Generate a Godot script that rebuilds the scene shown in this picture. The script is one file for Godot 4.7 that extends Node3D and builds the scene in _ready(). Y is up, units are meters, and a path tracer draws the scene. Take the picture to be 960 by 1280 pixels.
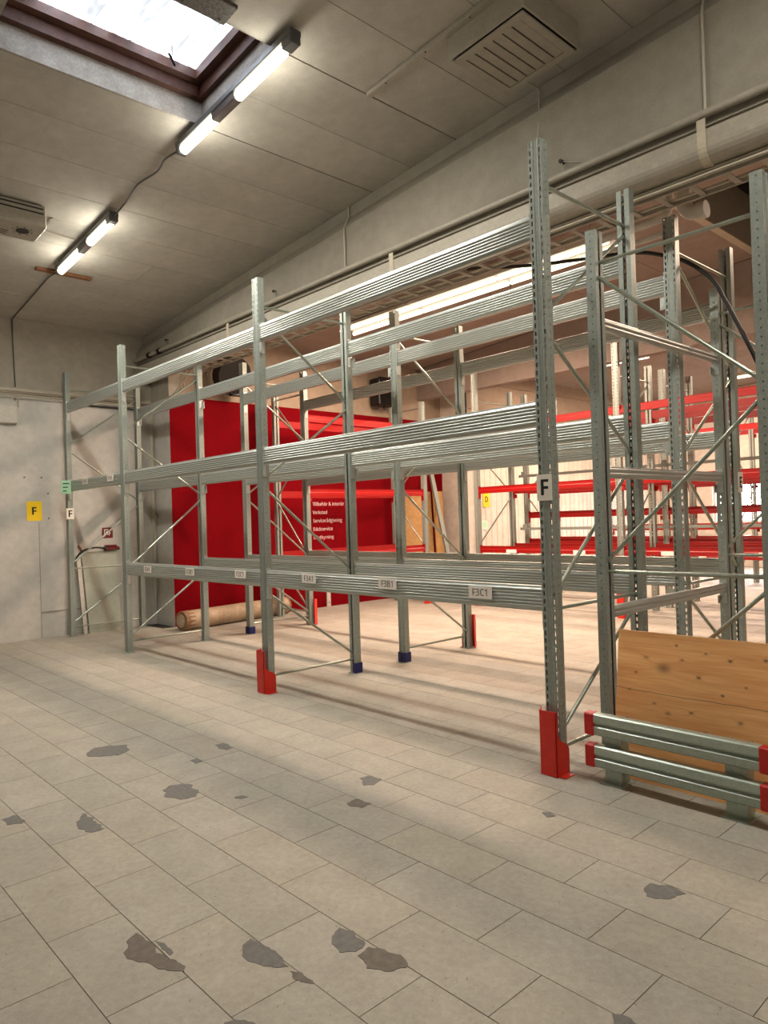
extends Node3D

# ---------------------------------------------------------------- constants
const SLOPE := 0.063
const BAY := 3.256
const DEPTH := 1.17
const GAP := 0.661
const F1X := 1.202
const F2X := 3.256
const F3X := 6.512
const F4X := 9.768
const CAM := Vector3(12.38, 1.633, 3.805)
const YAW := 0.825
const PITCH := 0.00986
const ROLL := -0.03107
const FOCAL := 892.06
const SKY := 5.5
const GLOW := 11.0
const OMNI := 0.22
const COOL := 4.9
const WARM := 10.5
const COOL_WHITE := Color(1.0, 0.975, 0.92)
const WARM_WHITE := Color(1.0, 0.87, 0.765)

var M := {}
var taken := {}
var cache := {}
var rng := RandomNumberGenerator.new()

func ry(x: float) -> float:
	return 4.78 + SLOPE * (x - 0.95)

# ---------------------------------------------------------------- node helpers
func numbered(called: String) -> String:
	if not taken.has(called):
		taken[called] = 0
		return called
	taken[called] += 1
	return "%s_%03d" % [called, taken[called]]

func tag(o: Node, label: String, category: String, group := "") -> void:
	o.set_meta("label", label)
	o.set_meta("category", category)
	if group != "":
		o.set_meta("group", group)

func thing(called: String, label: String, category: String, at := Vector3.ZERO, turn := 0.0, group := "") -> Node3D:
	var o := Node3D.new()
	o.name = numbered(called)
	add_child(o)
	o.position = at
	o.rotation.y = turn
	tag(o, label, category, group)
	return o

func put(parent: Node, called: String, mesh: Mesh, mat: Material, at := Vector3.ZERO, basis := Basis.IDENTITY) -> MeshInstance3D:
	var o := MeshInstance3D.new()
	o.name = called
	o.mesh = mesh
	if mat:
		o.material_override = mat
	o.transform = Transform3D(basis, at)
	o.cast_shadow = GeometryInstance3D.SHADOW_CASTING_SETTING_ON
	parent.add_child(o, true)
	return o

func struct(called: String, mesh: Mesh, mat: Material) -> MeshInstance3D:
	var o := put(self, called, mesh, mat)
	o.set_meta("kind", "structure")
	return o

# ---------------------------------------------------------------- mesh helpers
func new_st() -> SurfaceTool:
	var st := SurfaceTool.new()
	st.begin(Mesh.PRIMITIVE_TRIANGLES)
	st.set_smooth_group(-1)
	return st

func done(st: SurfaceTool) -> ArrayMesh:
	st.generate_normals()
	return st.commit()

# a quad whose outside is the side that `out` points to
func quad(st: SurfaceTool, a: Vector3, b: Vector3, c: Vector3, d: Vector3, out := Vector3.ZERO) -> void:
	var n := (c - a).cross(b - a)
	var flip := out != Vector3.ZERO and n.dot(out) < 0.0
	var p := [a, b, c, d]
	var w := [Vector2(0, 1), Vector2(1, 1), Vector2(1, 0), Vector2(0, 0)]
	for i in ([0, 2, 1, 0, 3, 2] if flip else [0, 1, 2, 0, 2, 3]):
		st.set_uv(w[i])
		st.add_vertex(p[i])

func tri(st: SurfaceTool, a: Vector3, b: Vector3, c: Vector3, out: Vector3) -> void:
	var n := (c - a).cross(b - a)
	for v in ([a, c, b] if n.dot(out) < 0.0 else [a, b, c]):
		st.set_uv(Vector2(0.5, 0.5))
		st.add_vertex(v)

# box given by its eight corners as a function of unit coordinates
func hexa(st: SurfaceTool, p: Array) -> void:
	# p: 000 100 110 010 001 101 111 011 (x,y,z)
	var mid := Vector3.ZERO
	for v in p:
		mid += v / 8.0
	for f in [[0, 1, 2, 3], [4, 5, 6, 7], [0, 1, 5, 4], [3, 2, 6, 7], [0, 3, 7, 4], [1, 2, 6, 5]]:
		var c: Vector3 = (p[f[0]] + p[f[1]] + p[f[2]] + p[f[3]]) / 4.0
		quad(st, p[f[0]], p[f[1]], p[f[2]], p[f[3]], c - mid)

func bx(st: SurfaceTool, lo: Vector3, hi: Vector3) -> void:
	hexa(st, [Vector3(lo.x, lo.y, lo.z), Vector3(hi.x, lo.y, lo.z), Vector3(hi.x, hi.y, lo.z), Vector3(lo.x, hi.y, lo.z),
		Vector3(lo.x, lo.y, hi.z), Vector3(hi.x, lo.y, hi.z), Vector3(hi.x, hi.y, hi.z), Vector3(lo.x, hi.y, hi.z)])

func box_mesh(lo: Vector3, hi: Vector3) -> ArrayMesh:
	var st := new_st()
	bx(st, lo, hi)
	return done(st)

# a box with chamfered edges along all twelve edges
func cbox(size: Vector3, c: float) -> ArrayMesh:
	var st := new_st()
	var h := size / 2.0
	var ax := [Vector3(1, 0, 0), Vector3(0, 1, 0), Vector3(0, 0, 1)]
	for k in 3:
		var u: Vector3 = ax[(k + 1) % 3]
		var v: Vector3 = ax[(k + 2) % 3]
		for s in [-1.0, 1.0]:
			var n: Vector3 = ax[k] * s
			var ctr := n * h[k]
			var uu := u * (h[(k + 1) % 3] - c)
			var vv := v * (h[(k + 2) % 3] - c)
			quad(st, ctr - uu - vv, ctr + uu - vv, ctr + uu + vv, ctr - uu + vv, n)
		for s in [-1.0, 1.0]:
			for t in [-1.0, 1.0]:
				var run: Vector3 = ax[k] * (h[k] - c)
				var p1: Vector3 = u * s * h[(k + 1) % 3] + v * t * (h[(k + 2) % 3] - c)
				var p2: Vector3 = u * s * (h[(k + 1) % 3] - c) + v * t * h[(k + 2) % 3]
				quad(st, p1 - run, p1 + run, p2 + run, p2 - run, u * s + v * t)
	for sx in [-1.0, 1.0]:
		for sy in [-1.0, 1.0]:
			for sz in [-1.0, 1.0]:
				tri(st, Vector3(sx * h.x, sy * (h.y - c), sz * (h.z - c)), Vector3(sx * (h.x - c), sy * h.y, sz * (h.z - c)),
					Vector3(sx * (h.x - c), sy * (h.y - c), sz * h.z), Vector3(sx, sy, sz))
	return done(st)

# slab hanging on the sloping roof: heights given from the roof plane
func slab(st: SurfaceTool, x0: float, x1: float, z0: float, z1: float, lo: float, hi: float) -> void:
	var a := ry(x0)
	var b := ry(x1)
	hexa(st, [Vector3(x0, a + lo, z0), Vector3(x1, b + lo, z0), Vector3(x1, b + hi, z0), Vector3(x0, a + hi, z0),
		Vector3(x0, a + lo, z1), Vector3(x1, b + lo, z1), Vector3(x1, b + hi, z1), Vector3(x0, a + hi, z1)])

# closed profile (points in the z-y plane) run along x
func run_x(st: SurfaceTool, prof: PackedVector2Array, x0: float, x1: float, caps := true) -> void:
	var n := prof.size()
	var mid := Vector2.ZERO
	var area := 0.0
	for i in n:
		mid += prof[i] / n
		area += prof[i].cross(prof[(i + 1) % n])
	for i in n:
		var p := prof[i]
		var q := prof[(i + 1) % n]
		var d := q - p
		var o := Vector2(d.y, -d.x) * signf(area)
		quad(st, Vector3(x0, p.y, p.x), Vector3(x1, p.y, p.x), Vector3(x1, q.y, q.x), Vector3(x0, q.y, q.x), Vector3(0, o.y, o.x))
	st.set_smooth_group(-1)
	if caps:
		var idx := Geometry2D.triangulate_polygon(prof)
		for k in range(0, idx.size(), 3):
			for x in [x0, x1]:
				tri(st, Vector3(x, prof[idx[k]].y, prof[idx[k]].x), Vector3(x, prof[idx[k + 1]].y, prof[idx[k + 1]].x),
					Vector3(x, prof[idx[k + 2]].y, prof[idx[k + 2]].x), Vector3(-1 if x == x0 else 1, 0, 0))

# tube through points, optionally flattened at both ends
func tube(pts: Array, r: float, seg := 8, flat := 0.0) -> ArrayMesh:
	var st := SurfaceTool.new()
	st.begin(Mesh.PRIMITIVE_TRIANGLES)
	st.set_smooth_group(0)
	var rings := []
	var n := pts.size()
	var side := Vector3.ZERO
	for i in n:
		var d: Vector3 = (pts[mini(i + 1, n - 1)] - pts[maxi(i - 1, 0)]).normalized()
		if side == Vector3.ZERO:
			side = d.cross(Vector3.UP if absf(d.y) < 0.95 else Vector3.RIGHT).normalized()
		else:
			side = (side - d * side.dot(d)).normalized()
		var up := side.cross(d)
		var ring := []
		var fu := 1.0
		var fs := 1.0
		if flat > 0.0 and (i == 0 or i == n - 1):
			fs = flat
			fu = 1.5
		for k in seg:
			var a := TAU * k / seg
			ring.append(pts[i] + (side * cos(a) * fs + up * sin(a) * fu) * r)
		rings.append(ring)
	for i in n - 1:
		for k in seg:
			var a: Vector3 = rings[i][k]
			var b: Vector3 = rings[i][(k + 1) % seg]
			var c: Vector3 = rings[i + 1][(k + 1) % seg]
			var d: Vector3 = rings[i + 1][k]
			quad(st, a, b, c, d, (a + c) / 2.0 - (pts[i] + pts[i + 1]) / 2.0)
	st.set_smooth_group(-1)
	for e in [0, n - 1]:
		var o: Vector3 = (pts[0] - pts[1]) if e == 0 else (pts[n - 1] - pts[n - 2])
		for k in seg:
			tri(st, pts[e], rings[e][k], rings[e][(k + 1) % seg], o)
	return done(st)

func smooth_path(ctrl: Array, step := 0.08) -> Array:
	var c := Curve3D.new()
	var n := ctrl.size()
	for i in n:
		var t: Vector3 = (ctrl[mini(i + 1, n - 1)] - ctrl[maxi(i - 1, 0)]) / 6.0
		c.add_point(ctrl[i], -t, t)
	c.bake_interval = step
	return Array(c.get_baked_points())

# ---------------------------------------------------------------- materials
func noise_image(size: int, seed_: int, freqs: Array, lo: Color, hi: Color, stretch := Vector2.ONE, specks := 0) -> ImageTexture:
	var img := Image.create(size, size, true, Image.FORMAT_RGB8)
	var layers := []
	for f in freqs:
		var nz := FastNoiseLite.new()
		nz.seed = seed_ + int(f[0] * 7)
		nz.noise_type = FastNoiseLite.TYPE_SIMPLEX_SMOOTH
		nz.frequency = f[0] / size
		nz.fractal_octaves = 3
		layers.append([nz.get_seamless_image(size, size) if stretch == Vector2.ONE else nz.get_image(size, size), f[1]])
	for y in size:
		for x in size:
			var v := 0.0
			for l in layers:
				var sx := int(x * stretch.x) % size
				var sy := int(y * stretch.y) % size
				v += (l[0].get_pixel(sx, sy).r - 0.5) * l[1]
			img.set_pixel(x, y, lo.lerp(hi, clampf(v + 0.5, 0, 1)))
	if specks > 0:
		var r := RandomNumberGenerator.new()
		r.seed = seed_
		for i in specks:
			var px := r.randi() % size
			var py := r.randi() % size
			var n := 1 + r.randi() % 3
			var dark := r.randf_range(0.12, 0.4)
			for k in n:
				var qx := (px + k) % size
				var qy := (py + (r.randi() % 2) * k) % size
				img.set_pixel(qx, qy, img.get_pixel(qx, qy).darkened(dark))
	img.generate_mipmaps()
	return ImageTexture.create_from_image(img)

func plain(c: Color, rough := 0.7, metal := 0.0) -> StandardMaterial3D:
	var m := StandardMaterial3D.new()
	m.albedo_color = c
	m.roughness = rough
	m.metallic = metal
	return m

func grainy(tex: Texture2D, scale: float, rough := 0.7, metal := 0.0, tint := Color.WHITE, world := true) -> StandardMaterial3D:
	var m := plain(tint, rough, metal)
	m.albedo_texture = tex
	m.uv1_triplanar = true
	m.uv1_world_triplanar = world
	m.uv1_scale = Vector3.ONE * scale
	return m

func glow(c: Color, e: float) -> StandardMaterial3D:
	var m := plain(Color(0.9, 0.9, 0.88), 0.4)
	m.emission_enabled = true
	m.emission = c
	m.emission_energy_multiplier = e
	return m

func make_materials() -> void:
	var tile_tex := noise_image(512, 3, [[3.0, 0.35], [9.0, 0.3], [40.0, 0.5], [120.0, 0.45]], Color(0.57, 0.55, 0.51), Color(0.685, 0.665, 0.62), Vector2.ONE, 260)
	M.tiles = []
	for t in [Color(1, 1, 1), Color(0.985, 0.985, 0.98), Color(0.97, 0.972, 0.97), Color(1, 0.993, 0.98), Color(0.98, 0.975, 0.968)]:
		var m := grainy(tile_tex, 0.55, 0.72, 0.0, t)
		M.tiles.append(m)
	M.grout = plain(Color(0.20, 0.19, 0.175), 0.9)
	M.chip = grainy(noise_image(128, 12, [[6.0, 0.6], [30.0, 0.5]], Color(0.36, 0.355, 0.345), Color(0.47, 0.46, 0.445)), 4.0, 0.8)
	M.chip_brown = grainy(noise_image(128, 13, [[6.0, 0.6], [30.0, 0.5]], Color(0.34, 0.315, 0.285), Color(0.46, 0.43, 0.395)), 4.0, 0.8)
	var galv := noise_image(256, 21, [[8.0, 0.4], [30.0, 0.5], [90.0, 0.5]], Color(0.50, 0.53, 0.505), Color(0.66, 0.69, 0.66))
	M.galv = grainy(galv, 3.0, 0.42, 0.30, Color.WHITE, false)
	M.beam = plain(Color(0.72, 0.74, 0.725), 0.33, 0.55)
	M.brace = grainy(galv, 3.0, 0.30, 0.7, Color(1.1, 1.1, 1.08), false)
	M.rail = grainy(galv, 3.0, 0.34, 0.35, Color(1.08, 1.1, 1.08), false)
	var scuff := noise_image(256, 31, [[5.0, 0.4], [25.0, 0.5], [90.0, 0.4]], Color(0.86, 0.86, 0.86), Color(1, 1, 1))
	M.red = grainy(scuff, 2.0, 0.42, 0.0, Color(0.86, 0.14, 0.08))
	M.red_beam = grainy(scuff, 2.0, 0.4, 0.0, Color(0.64, 0.06, 0.05))
	M.red_wall = grainy(scuff, 0.7, 0.85, 0.0, Color(0.50, 0.008, 0.055))
	M.red_cap = grainy(scuff, 2.0, 0.45, 0.0, Color(0.78, 0.10, 0.085))
	M.red_wall.metallic_specular = 0.2
	var wall_tex := noise_image(256, 41, [[4.0, 0.4], [14.0, 0.4], [80.0, 0.4]], Color(0.84, 0.84, 0.84), Color(1, 1, 1))
	M.wall_low = grainy(wall_tex, 0.5, 0.8, 0.0, Color(0.80, 0.79, 0.765))
	M.wall_up = grainy(wall_tex, 0.5, 0.85, 0.0, Color(0.69, 0.66, 0.605))
	M.bulk = grainy(wall_tex, 0.45, 0.85, 0.0, Color(0.64, 0.615, 0.565))
	M.ceil = []
	for t in [Color(0.745, 0.725, 0.685), Color(0.73, 0.71, 0.67), Color(0.755, 0.735, 0.695)]:
		M.ceil.append(grainy(wall_tex, 0.5, 0.85, 0.0, t))
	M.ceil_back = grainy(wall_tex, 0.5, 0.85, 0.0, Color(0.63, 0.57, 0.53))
	M.deck = plain(Color(0.16, 0.14, 0.12), 0.9)
	M.clad = grainy(wall_tex, 0.5, 0.6, 0.0, Color(0.90, 0.86, 0.81))
	M.tan = grainy(wall_tex, 0.5, 0.8, 0.0, Color(0.70, 0.63, 0.55))
	M.white_paint = grainy(wall_tex, 1.5, 0.6, 0.0, Color(0.84, 0.82, 0.78))
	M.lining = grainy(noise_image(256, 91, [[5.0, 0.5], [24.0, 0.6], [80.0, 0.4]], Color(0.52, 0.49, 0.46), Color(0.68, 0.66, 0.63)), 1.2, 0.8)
	M.cream = grainy(wall_tex, 1.5, 0.5, 0.0, Color(0.80, 0.76, 0.68))
	M.beige_metal = grainy(wall_tex, 1.5, 0.55, 0.1, Color(0.69, 0.665, 0.61))
	M.conduit = plain(Color(0.74, 0.71, 0.65), 0.5)
	M.brown_frame = grainy(noise_image(128, 51, [[6.0, 0.6], [30.0, 0.5]], Color(0.20, 0.11, 0.075), Color(0.36, 0.20, 0.13)), 2.0, 0.6)
	M.dark = plain(Color(0.035, 0.035, 0.04), 0.55)
	M.black = plain(Color(0.02, 0.02, 0.022), 0.45)
	M.rubber = plain(Color(0.03, 0.03, 0.032), 0.5)
	M.gear = plain(Color(0.36, 0.36, 0.36), 0.45, 0.4)
	M.gear_brown = plain(Color(0.33, 0.29, 0.28), 0.5, 0.3)
	M.blue = plain(Color(0.07, 0.10, 0.36), 0.45)
	M.plate = plain(Color(0.90, 0.88, 0.84), 0.5)
	M.paper = plain(Color(0.96, 0.93, 0.90), 0.6)
	M.ink = plain(Color(0.025, 0.025, 0.025), 0.6)
	M.grey_ink = plain(Color(0.17, 0.17, 0.17), 0.6)
	M.yellow = plain(Color(0.97, 0.81, 0.04), 0.5)
	M.green_tag = plain(Color(0.66, 0.84, 0.70), 0.6)
	M.green_ink = plain(Color(0.10, 0.32, 0.22), 0.6)
	M.white_ink = plain(Color(0.92, 0.80, 0.80), 0.6)
	M.fire_red = plain(Color(0.40, 0.045, 0.05), 0.5)
	M.board_grey = grainy(noise_image(256, 61, [[5.0, 0.5], [20.0, 0.4], [80.0, 0.3]], Color(0.58, 0.60, 0.55), Color(0.68, 0.70, 0.65)), 1.5, 0.5)
	M.kraft = grainy(noise_image(256, 71, [[4.0, 0.5], [14.0, 0.5], [60.0, 0.4]], Color(0.55, 0.46, 0.36), Color(0.78, 0.70, 0.60)), 1.6, 0.6)
	M.kraft_end = grainy(noise_image(128, 72, [[6.0, 0.6], [24.0, 0.6]], Color(0.38, 0.26, 0.17), Color(0.66, 0.52, 0.38)), 3.0, 0.7)
	M.lath = grainy(noise_image(128, 73, [[6.0, 0.6], [24.0, 0.6]], Color(0.42, 0.27, 0.17), Color(0.55, 0.36, 0.23)), 3.0, 0.7)
	M.osb = grainy(noise_image(256, 74, [[6.0, 0.5], [30.0, 0.6]], Color(0.62, 0.46, 0.27), Color(0.80, 0.64, 0.42)), 1.4, 0.6)
	M.plywood = plywood_material()
	M.rusty = grainy(noise_image(128, 75, [[8.0, 0.8], [30.0, 0.6]], Color(0.20, 0.185, 0.17), Color(0.46, 0.44, 0.41)), 4.0, 0.6)
	var g := grainy(sheet_texture(), 0.55, 0.3)
	g.transparency = BaseMaterial3D.TRANSPARENCY_ALPHA
	M.roof_sheet = g
	var p := plain(Color(0.85, 0.90, 0.95, 0.12), 0.05)
	p.transparency = BaseMaterial3D.TRANSPARENCY_ALPHA
	M.pane = p
	M.cool_tube = glow(Color(1.0, 0.97, 0.86), GLOW)
	M.warm_tube = glow(Color(1.0, 0.93, 0.82), 3.0)

# weathered translucent roofing: grime runs along the corrugation and lets less light through
func sheet_texture() -> ImageTexture:
	var n := 256
	var img := Image.create(n, n, true, Image.FORMAT_RGBA8)
	var a := FastNoiseLite.new()
	a.seed = 81
	a.frequency = 0.03
	a.fractal_octaves = 4
	for y in n:
		for x in n:
			var v := clampf(a.get_noise_2d(x * 0.28, y) * 1.5 + 0.35, 0.0, 1.0)
			var c := Color(0.93, 0.92, 0.88).lerp(Color(0.52, 0.50, 0.46), v)
			c.a = lerpf(0.74, 0.985, smoothstep(0.05, 0.55, v))
			img.set_pixel(x, y, c)
	img.generate_mipmaps()
	return ImageTexture.create_from_image(img)

func plywood_material() -> StandardMaterial3D:
	var w := 640
	var h := 448
	var img := Image.create(w, h, true, Image.FORMAT_RGB8)
	var a := FastNoiseLite.new()
	a.seed = 5
	a.frequency = 0.02
	var b := FastNoiseLite.new()
	b.seed = 9
	b.frequency = 0.09
	# knots: u, v (from the top), radius in pixels, darkness
	var knots := [[0.10, 0.28, 5, 0.7], [0.15, 0.17, 8, 0.35], [0.24, 0.23, 22, 0.5], [0.30, 0.07, 5, 0.7], [0.41, 0.26, 6, 0.8], [0.44, 0.10, 5, 0.6],
		[0.55, 0.13, 6, 0.95], [0.62, 0.28, 5, 0.6], [0.33, 0.16, 5, 0.6], [0.52, 0.35, 5, 0.95], [0.07, 0.40, 5, 0.5], [0.20, 0.47, 6, 0.5], [0.38, 0.49, 6, 0.6],
		[0.70, 0.10, 6, 0.8], [0.78, 0.30, 6, 0.7], [0.27, 0.52, 9, 0.45], [0.45, 0.60, 7, 0.5], [0.60, 0.50, 8, 0.5], [0.14, 0.64, 6, 0.5], [0.85, 0.45, 7, 0.7], [0.92, 0.2, 6, 0.8], [0.66, 0.64, 6, 0.6]]
	for y in h:
		for x in w:
			var bend := 0.0
			var dark := 0.0
			for k in knots:
				var dx: float = (x - k[0] * w)
				var dy: float = (y - k[1] * h)
				var r: float = k[2]
				if absf(dx) > r * 6.0 or absf(dy) > r * 4.0:
					continue
				var q := dx * dx / (r * r * 6.0) + dy * dy / (r * r * 2.0)
				bend += exp(-q) * 9.0 * signf(dy)
				var e := (dx * dx * 0.45 + dy * dy) / (r * r * 0.35)
				dark = maxf(dark, exp(-e) * k[3])
			var v := a.get_noise_2d(x * 0.12, (y + bend) * 1.6) * 0.6 + b.get_noise_2d(x * 0.06 + 70.0, (y + bend) * 2.0) * 0.45
			var col := Color(0.88, 0.61, 0.375).lerp(Color(0.97, 0.77, 0.53), clampf(v + 0.45, 0, 1))
			for seam in [0.40, 0.665]:
				if absf(y - seam * h - a.get_noise_2d(x * 0.4, seam * 500.0) * 3.0) < 1.0:
					col = col.darkened(0.35)
			img.set_pixel(x, y, col.lerp(Color(0.20, 0.11, 0.07), dark * 0.8))
	img.generate_mipmaps()
	var m := plain(Color.WHITE, 0.55)
	m.albedo_texture = ImageTexture.create_from_image(img)
	return m

# ---------------------------------------------------------------- lettering
func words(text: String, height: float, font_name := "Droid Sans", bold := false) -> TextMesh:
	var key := "txt|%s|%f|%s" % [text, height, bold]
	if cache.has(key):
		return cache[key]
	var f := SystemFont.new()
	f.font_names = PackedStringArray([font_name])
	f.font_weight = 700 if bold else 400
	var t := TextMesh.new()
	t.font = f
	t.text = text
	t.font_size = 64
	t.pixel_size = height / 46.0
	t.depth = 0.0012
	t.curve_step = 2.0
	cache[key] = t
	return t

# ---------------------------------------------------------------- rack pieces
# a C-shaped upright, 100 mm wide with its slotted face towards +z at z = 0
func upright_mesh(h: float) -> ArrayMesh:
	var key := "up%f" % h
	if cache.has(key):
		return cache[key]
	var st := new_st()
	var outer := [Vector2(-0.012, -0.07), Vector2(-0.05, -0.07), Vector2(-0.05, 0), Vector2(-0.020, 0), Vector2(-0.015, -0.004), Vector2(0.015, -0.004), Vector2(0.020, 0), Vector2(0.05, 0), Vector2(0.05, -0.07), Vector2(0.012, -0.07)]
	var inner := [Vector2(-0.012, -0.0675), Vector2(-0.0475, -0.0675), Vector2(-0.0475, -0.0025), Vector2(-0.0215, -0.0025), Vector2(-0.0165, -0.0065), Vector2(0.0165, -0.0065), Vector2(0.0215, -0.0025), Vector2(0.0475, -0.0025), Vector2(0.0475, -0.0675), Vector2(0.012, -0.0675)]
	var count := int(h / 0.05)
	for skin in 2:
		var p: Array = outer if skin == 0 else inner
		for i in p.size() - 1:
			var a: Vector2 = p[i]
			var b: Vector2 = p[i + 1]
			var d := b - a
			var o2 := Vector2(-d.y, d.x) * (1.0 if skin == 0 else -1.0)
			var out := Vector3(o2.x, 0, o2.y)
			var hole := Vector3.ZERO  # from, to (fractions), height
			if i == 2 or i == 6:
				hole = Vector3(0.30, 0.68, 0.028)
			elif i == 1 or i == 7:
				hole = Vector3(0.46, 0.58, 0.009)
			if hole == Vector3.ZERO:
				quad(st, Vector3(a.x, 0, a.y), Vector3(b.x, 0, b.y), Vector3(b.x, h, b.y), Vector3(a.x, h, a.y), out)
				continue
			var s := a + d * hole.x
			var e := a + d * hole.y
			for pr in [[a, s], [e, b]]:
				quad(st, Vector3(pr[0].x, 0, pr[0].y), Vector3(pr[1].x, 0, pr[1].y), Vector3(pr[1].x, h, pr[1].y), Vector3(pr[0].x, h, pr[0].y), out)
			for k in count + 1:
				var y0 := 0.0 if k == 0 else k * 0.05 - 0.025 + hole.z / 2.0
				var y1 := h if k == count else (k + 1) * 0.05 - 0.025 - hole.z / 2.0
				if y1 > y0:
					quad(st, Vector3(s.x, y0, s.y), Vector3(e.x, y0, e.y), Vector3(e.x, y1, e.y), Vector3(s.x, y1, s.y), out)
	# rims at both ends of the sheet and at its two lips
	for i in outer.size() - 1:
		for y in [0.0, h]:
			quad(st, Vector3(outer[i].x, y, outer[i].y), Vector3(outer[i + 1].x, y, outer[i + 1].y), Vector3(inner[i + 1].x, y, inner[i + 1].y), Vector3(inner[i].x, y, inner[i].y), Vector3(0, 1 if y > 0 else -1, 0))
	cache[key] = done(st)
	return cache[key]

# ribbed box beam along x, centred, 50 mm thick
func beam_mesh(length: float, h: float, ribs: int) -> ArrayMesh:
	var key := "beam%f_%f_%d" % [length, h, ribs]
	if cache.has(key):
		return cache[key]
	var prof := PackedVector2Array()
	var t := 0.025
	var g := 0.011
	var band := h * 0.10
	var pitch := (h - 2.0 * band) / ribs
	var front := [Vector2(t - 0.008, -h / 2), Vector2(t - 0.004, -h / 2 + 0.002)]
	for k in ribs:
		var yc := -h / 2 + band + pitch * (k + 0.5)
		for m in 7:
			var an := (m - 3) / 3.0 * 1.35
			front.append(Vector2(t - g + g * cos(an), yc + pitch * 0.46 * sin(an)))
	front.append(Vector2(t - 0.004, h / 2 - 0.002))
	front.append(Vector2(t - 0.008, h / 2))
	for p in front:
		prof.append(p)
	front.reverse()
	for p in front:
		prof.append(Vector2(-p.x, p.y))
	var st := new_st()
	st.set_smooth_group(0)
	run_x(st, prof, -length / 2, length / 2)
	cache[key] = done(st)
	return cache[key]

# stepped red box beam along x
func red_beam_mesh(length: float) -> ArrayMesh:
	var key := "red%f" % length
	if cache.has(key):
		return cache[key]
	var st := new_st()
	run_x(st, PackedVector2Array([Vector2(-0.025, -0.06), Vector2(0.022, -0.06), Vector2(0.025, -0.056), Vector2(0.025, -0.002), Vector2(0.021, 0.004), Vector2(0.002, 0.004), Vector2(0.0, 0.008), Vector2(0.0, 0.052), Vector2(0.006, 0.056), Vector2(0.006, 0.06), Vector2(-0.025, 0.06)]), -length / 2, length / 2)
	cache[key] = done(st)
	return cache[key]

func connector_mesh(h: float, flange: bool) -> ArrayMesh:
	var key := "con%f%s" % [h, flange]
	if cache.has(key):
		return cache[key]
	var st := new_st()
	bx(st, Vector3(-0.003, -h * 0.66, -0.028), Vector3(0.003, h * 0.34, 0.030))
	if flange:
		bx(st, Vector3(0.003, -h * 0.66, 0.026), Vector3(0.040, -h * 0.33, 0.031))
		bx(st, Vector3(0.012, -h * 0.62, 0.031), Vector3(0.030, -h * 0.56, 0.036))
	cache[key] = done(st)
	return cache[key]

func brace_mesh(length: float) -> ArrayMesh:
	var l := snappedf(length, 0.002)
	var key := "brace%f" % l
	if not cache.has(key):
		cache[key] = tube([Vector3(0, -l / 2, 0), Vector3(0, -l / 2 + 0.03, 0), Vector3(0, -l / 2 + 0.09, 0), Vector3(0, l / 2 - 0.09, 0), Vector3(0, l / 2 - 0.03, 0), Vector3(0, l / 2, 0)], 0.0135, 8, 0.35)
	return cache[key]

func brace(t: Node, a: Vector3, b: Vector3, mat: Material) -> void:
	var d := b - a
	var y := d.normalized()
	var x := Vector3(1, 0, 0)
	if absf(y.x) > 0.9:
		x = Vector3(0, 0, 1)
	var z := x.cross(y).normalized()
	x = y.cross(z).normalized()
	put(t, "brace", brace_mesh(d.length()), mat, (a + b) / 2.0, Basis(x, y, z))

func frame(t: Node, x: float, h: float, depth: float, flip: bool, umat: Material, bmat: Material, rear_h := 0.0, levels := [0.18, 1.0, 1.06, 1.98, 2.06, 2.82, 2.90, 3.68, 3.74]) -> Array:
	var ups := []
	for s in 2:
		var b := Basis.IDENTITY if s == 0 else Basis(Vector3.UP, PI)
		var u := put(t, "upright", upright_mesh(rear_h if s == 1 and rear_h > 0.0 else h), umat, Vector3(x, 0.006, 0.0 if s == 0 else -depth), b)
		put(u, "foot_plate", foot_mesh(), umat, Vector3(0, -0.006, 0))
		ups.append(u)
	var zf := -0.045
	var zr := -depth + 0.045
	if flip:
		zf = -depth + 0.045
		zr = -0.045
	var l: Array = levels
	brace(t, Vector3(x, l[0] - 0.03, zf), Vector3(x, l[0] - 0.03, zr), bmat)
	brace(t, Vector3(x - 0.012, l[0] + 0.02, zf), Vector3(x - 0.012, l[1] - 0.04, zr), bmat)
	brace(t, Vector3(x, l[2] - 0.03, zf), Vector3(x, l[2] - 0.03, zr), bmat)
	brace(t, Vector3(x - 0.012, l[2] + 0.03, zf), Vector3(x - 0.012, l[3], zr), bmat)
	brace(t, Vector3(x - 0.012, l[4], zr), Vector3(x - 0.012, l[5], zf), bmat)
	brace(t, Vector3(x - 0.012, l[6], zf), Vector3(x - 0.012, l[7], zr), bmat)
	brace(t, Vector3(x, l[8], zf), Vector3(x, l[8], zr), bmat)
	return ups

func foot_mesh() -> ArrayMesh:
	if not cache.has("foot"):
		cache["foot"] = box_mesh(Vector3(-0.065, 0, -0.085), Vector3(0.065, 0.006, 0.03))
	return cache["foot"]

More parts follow.
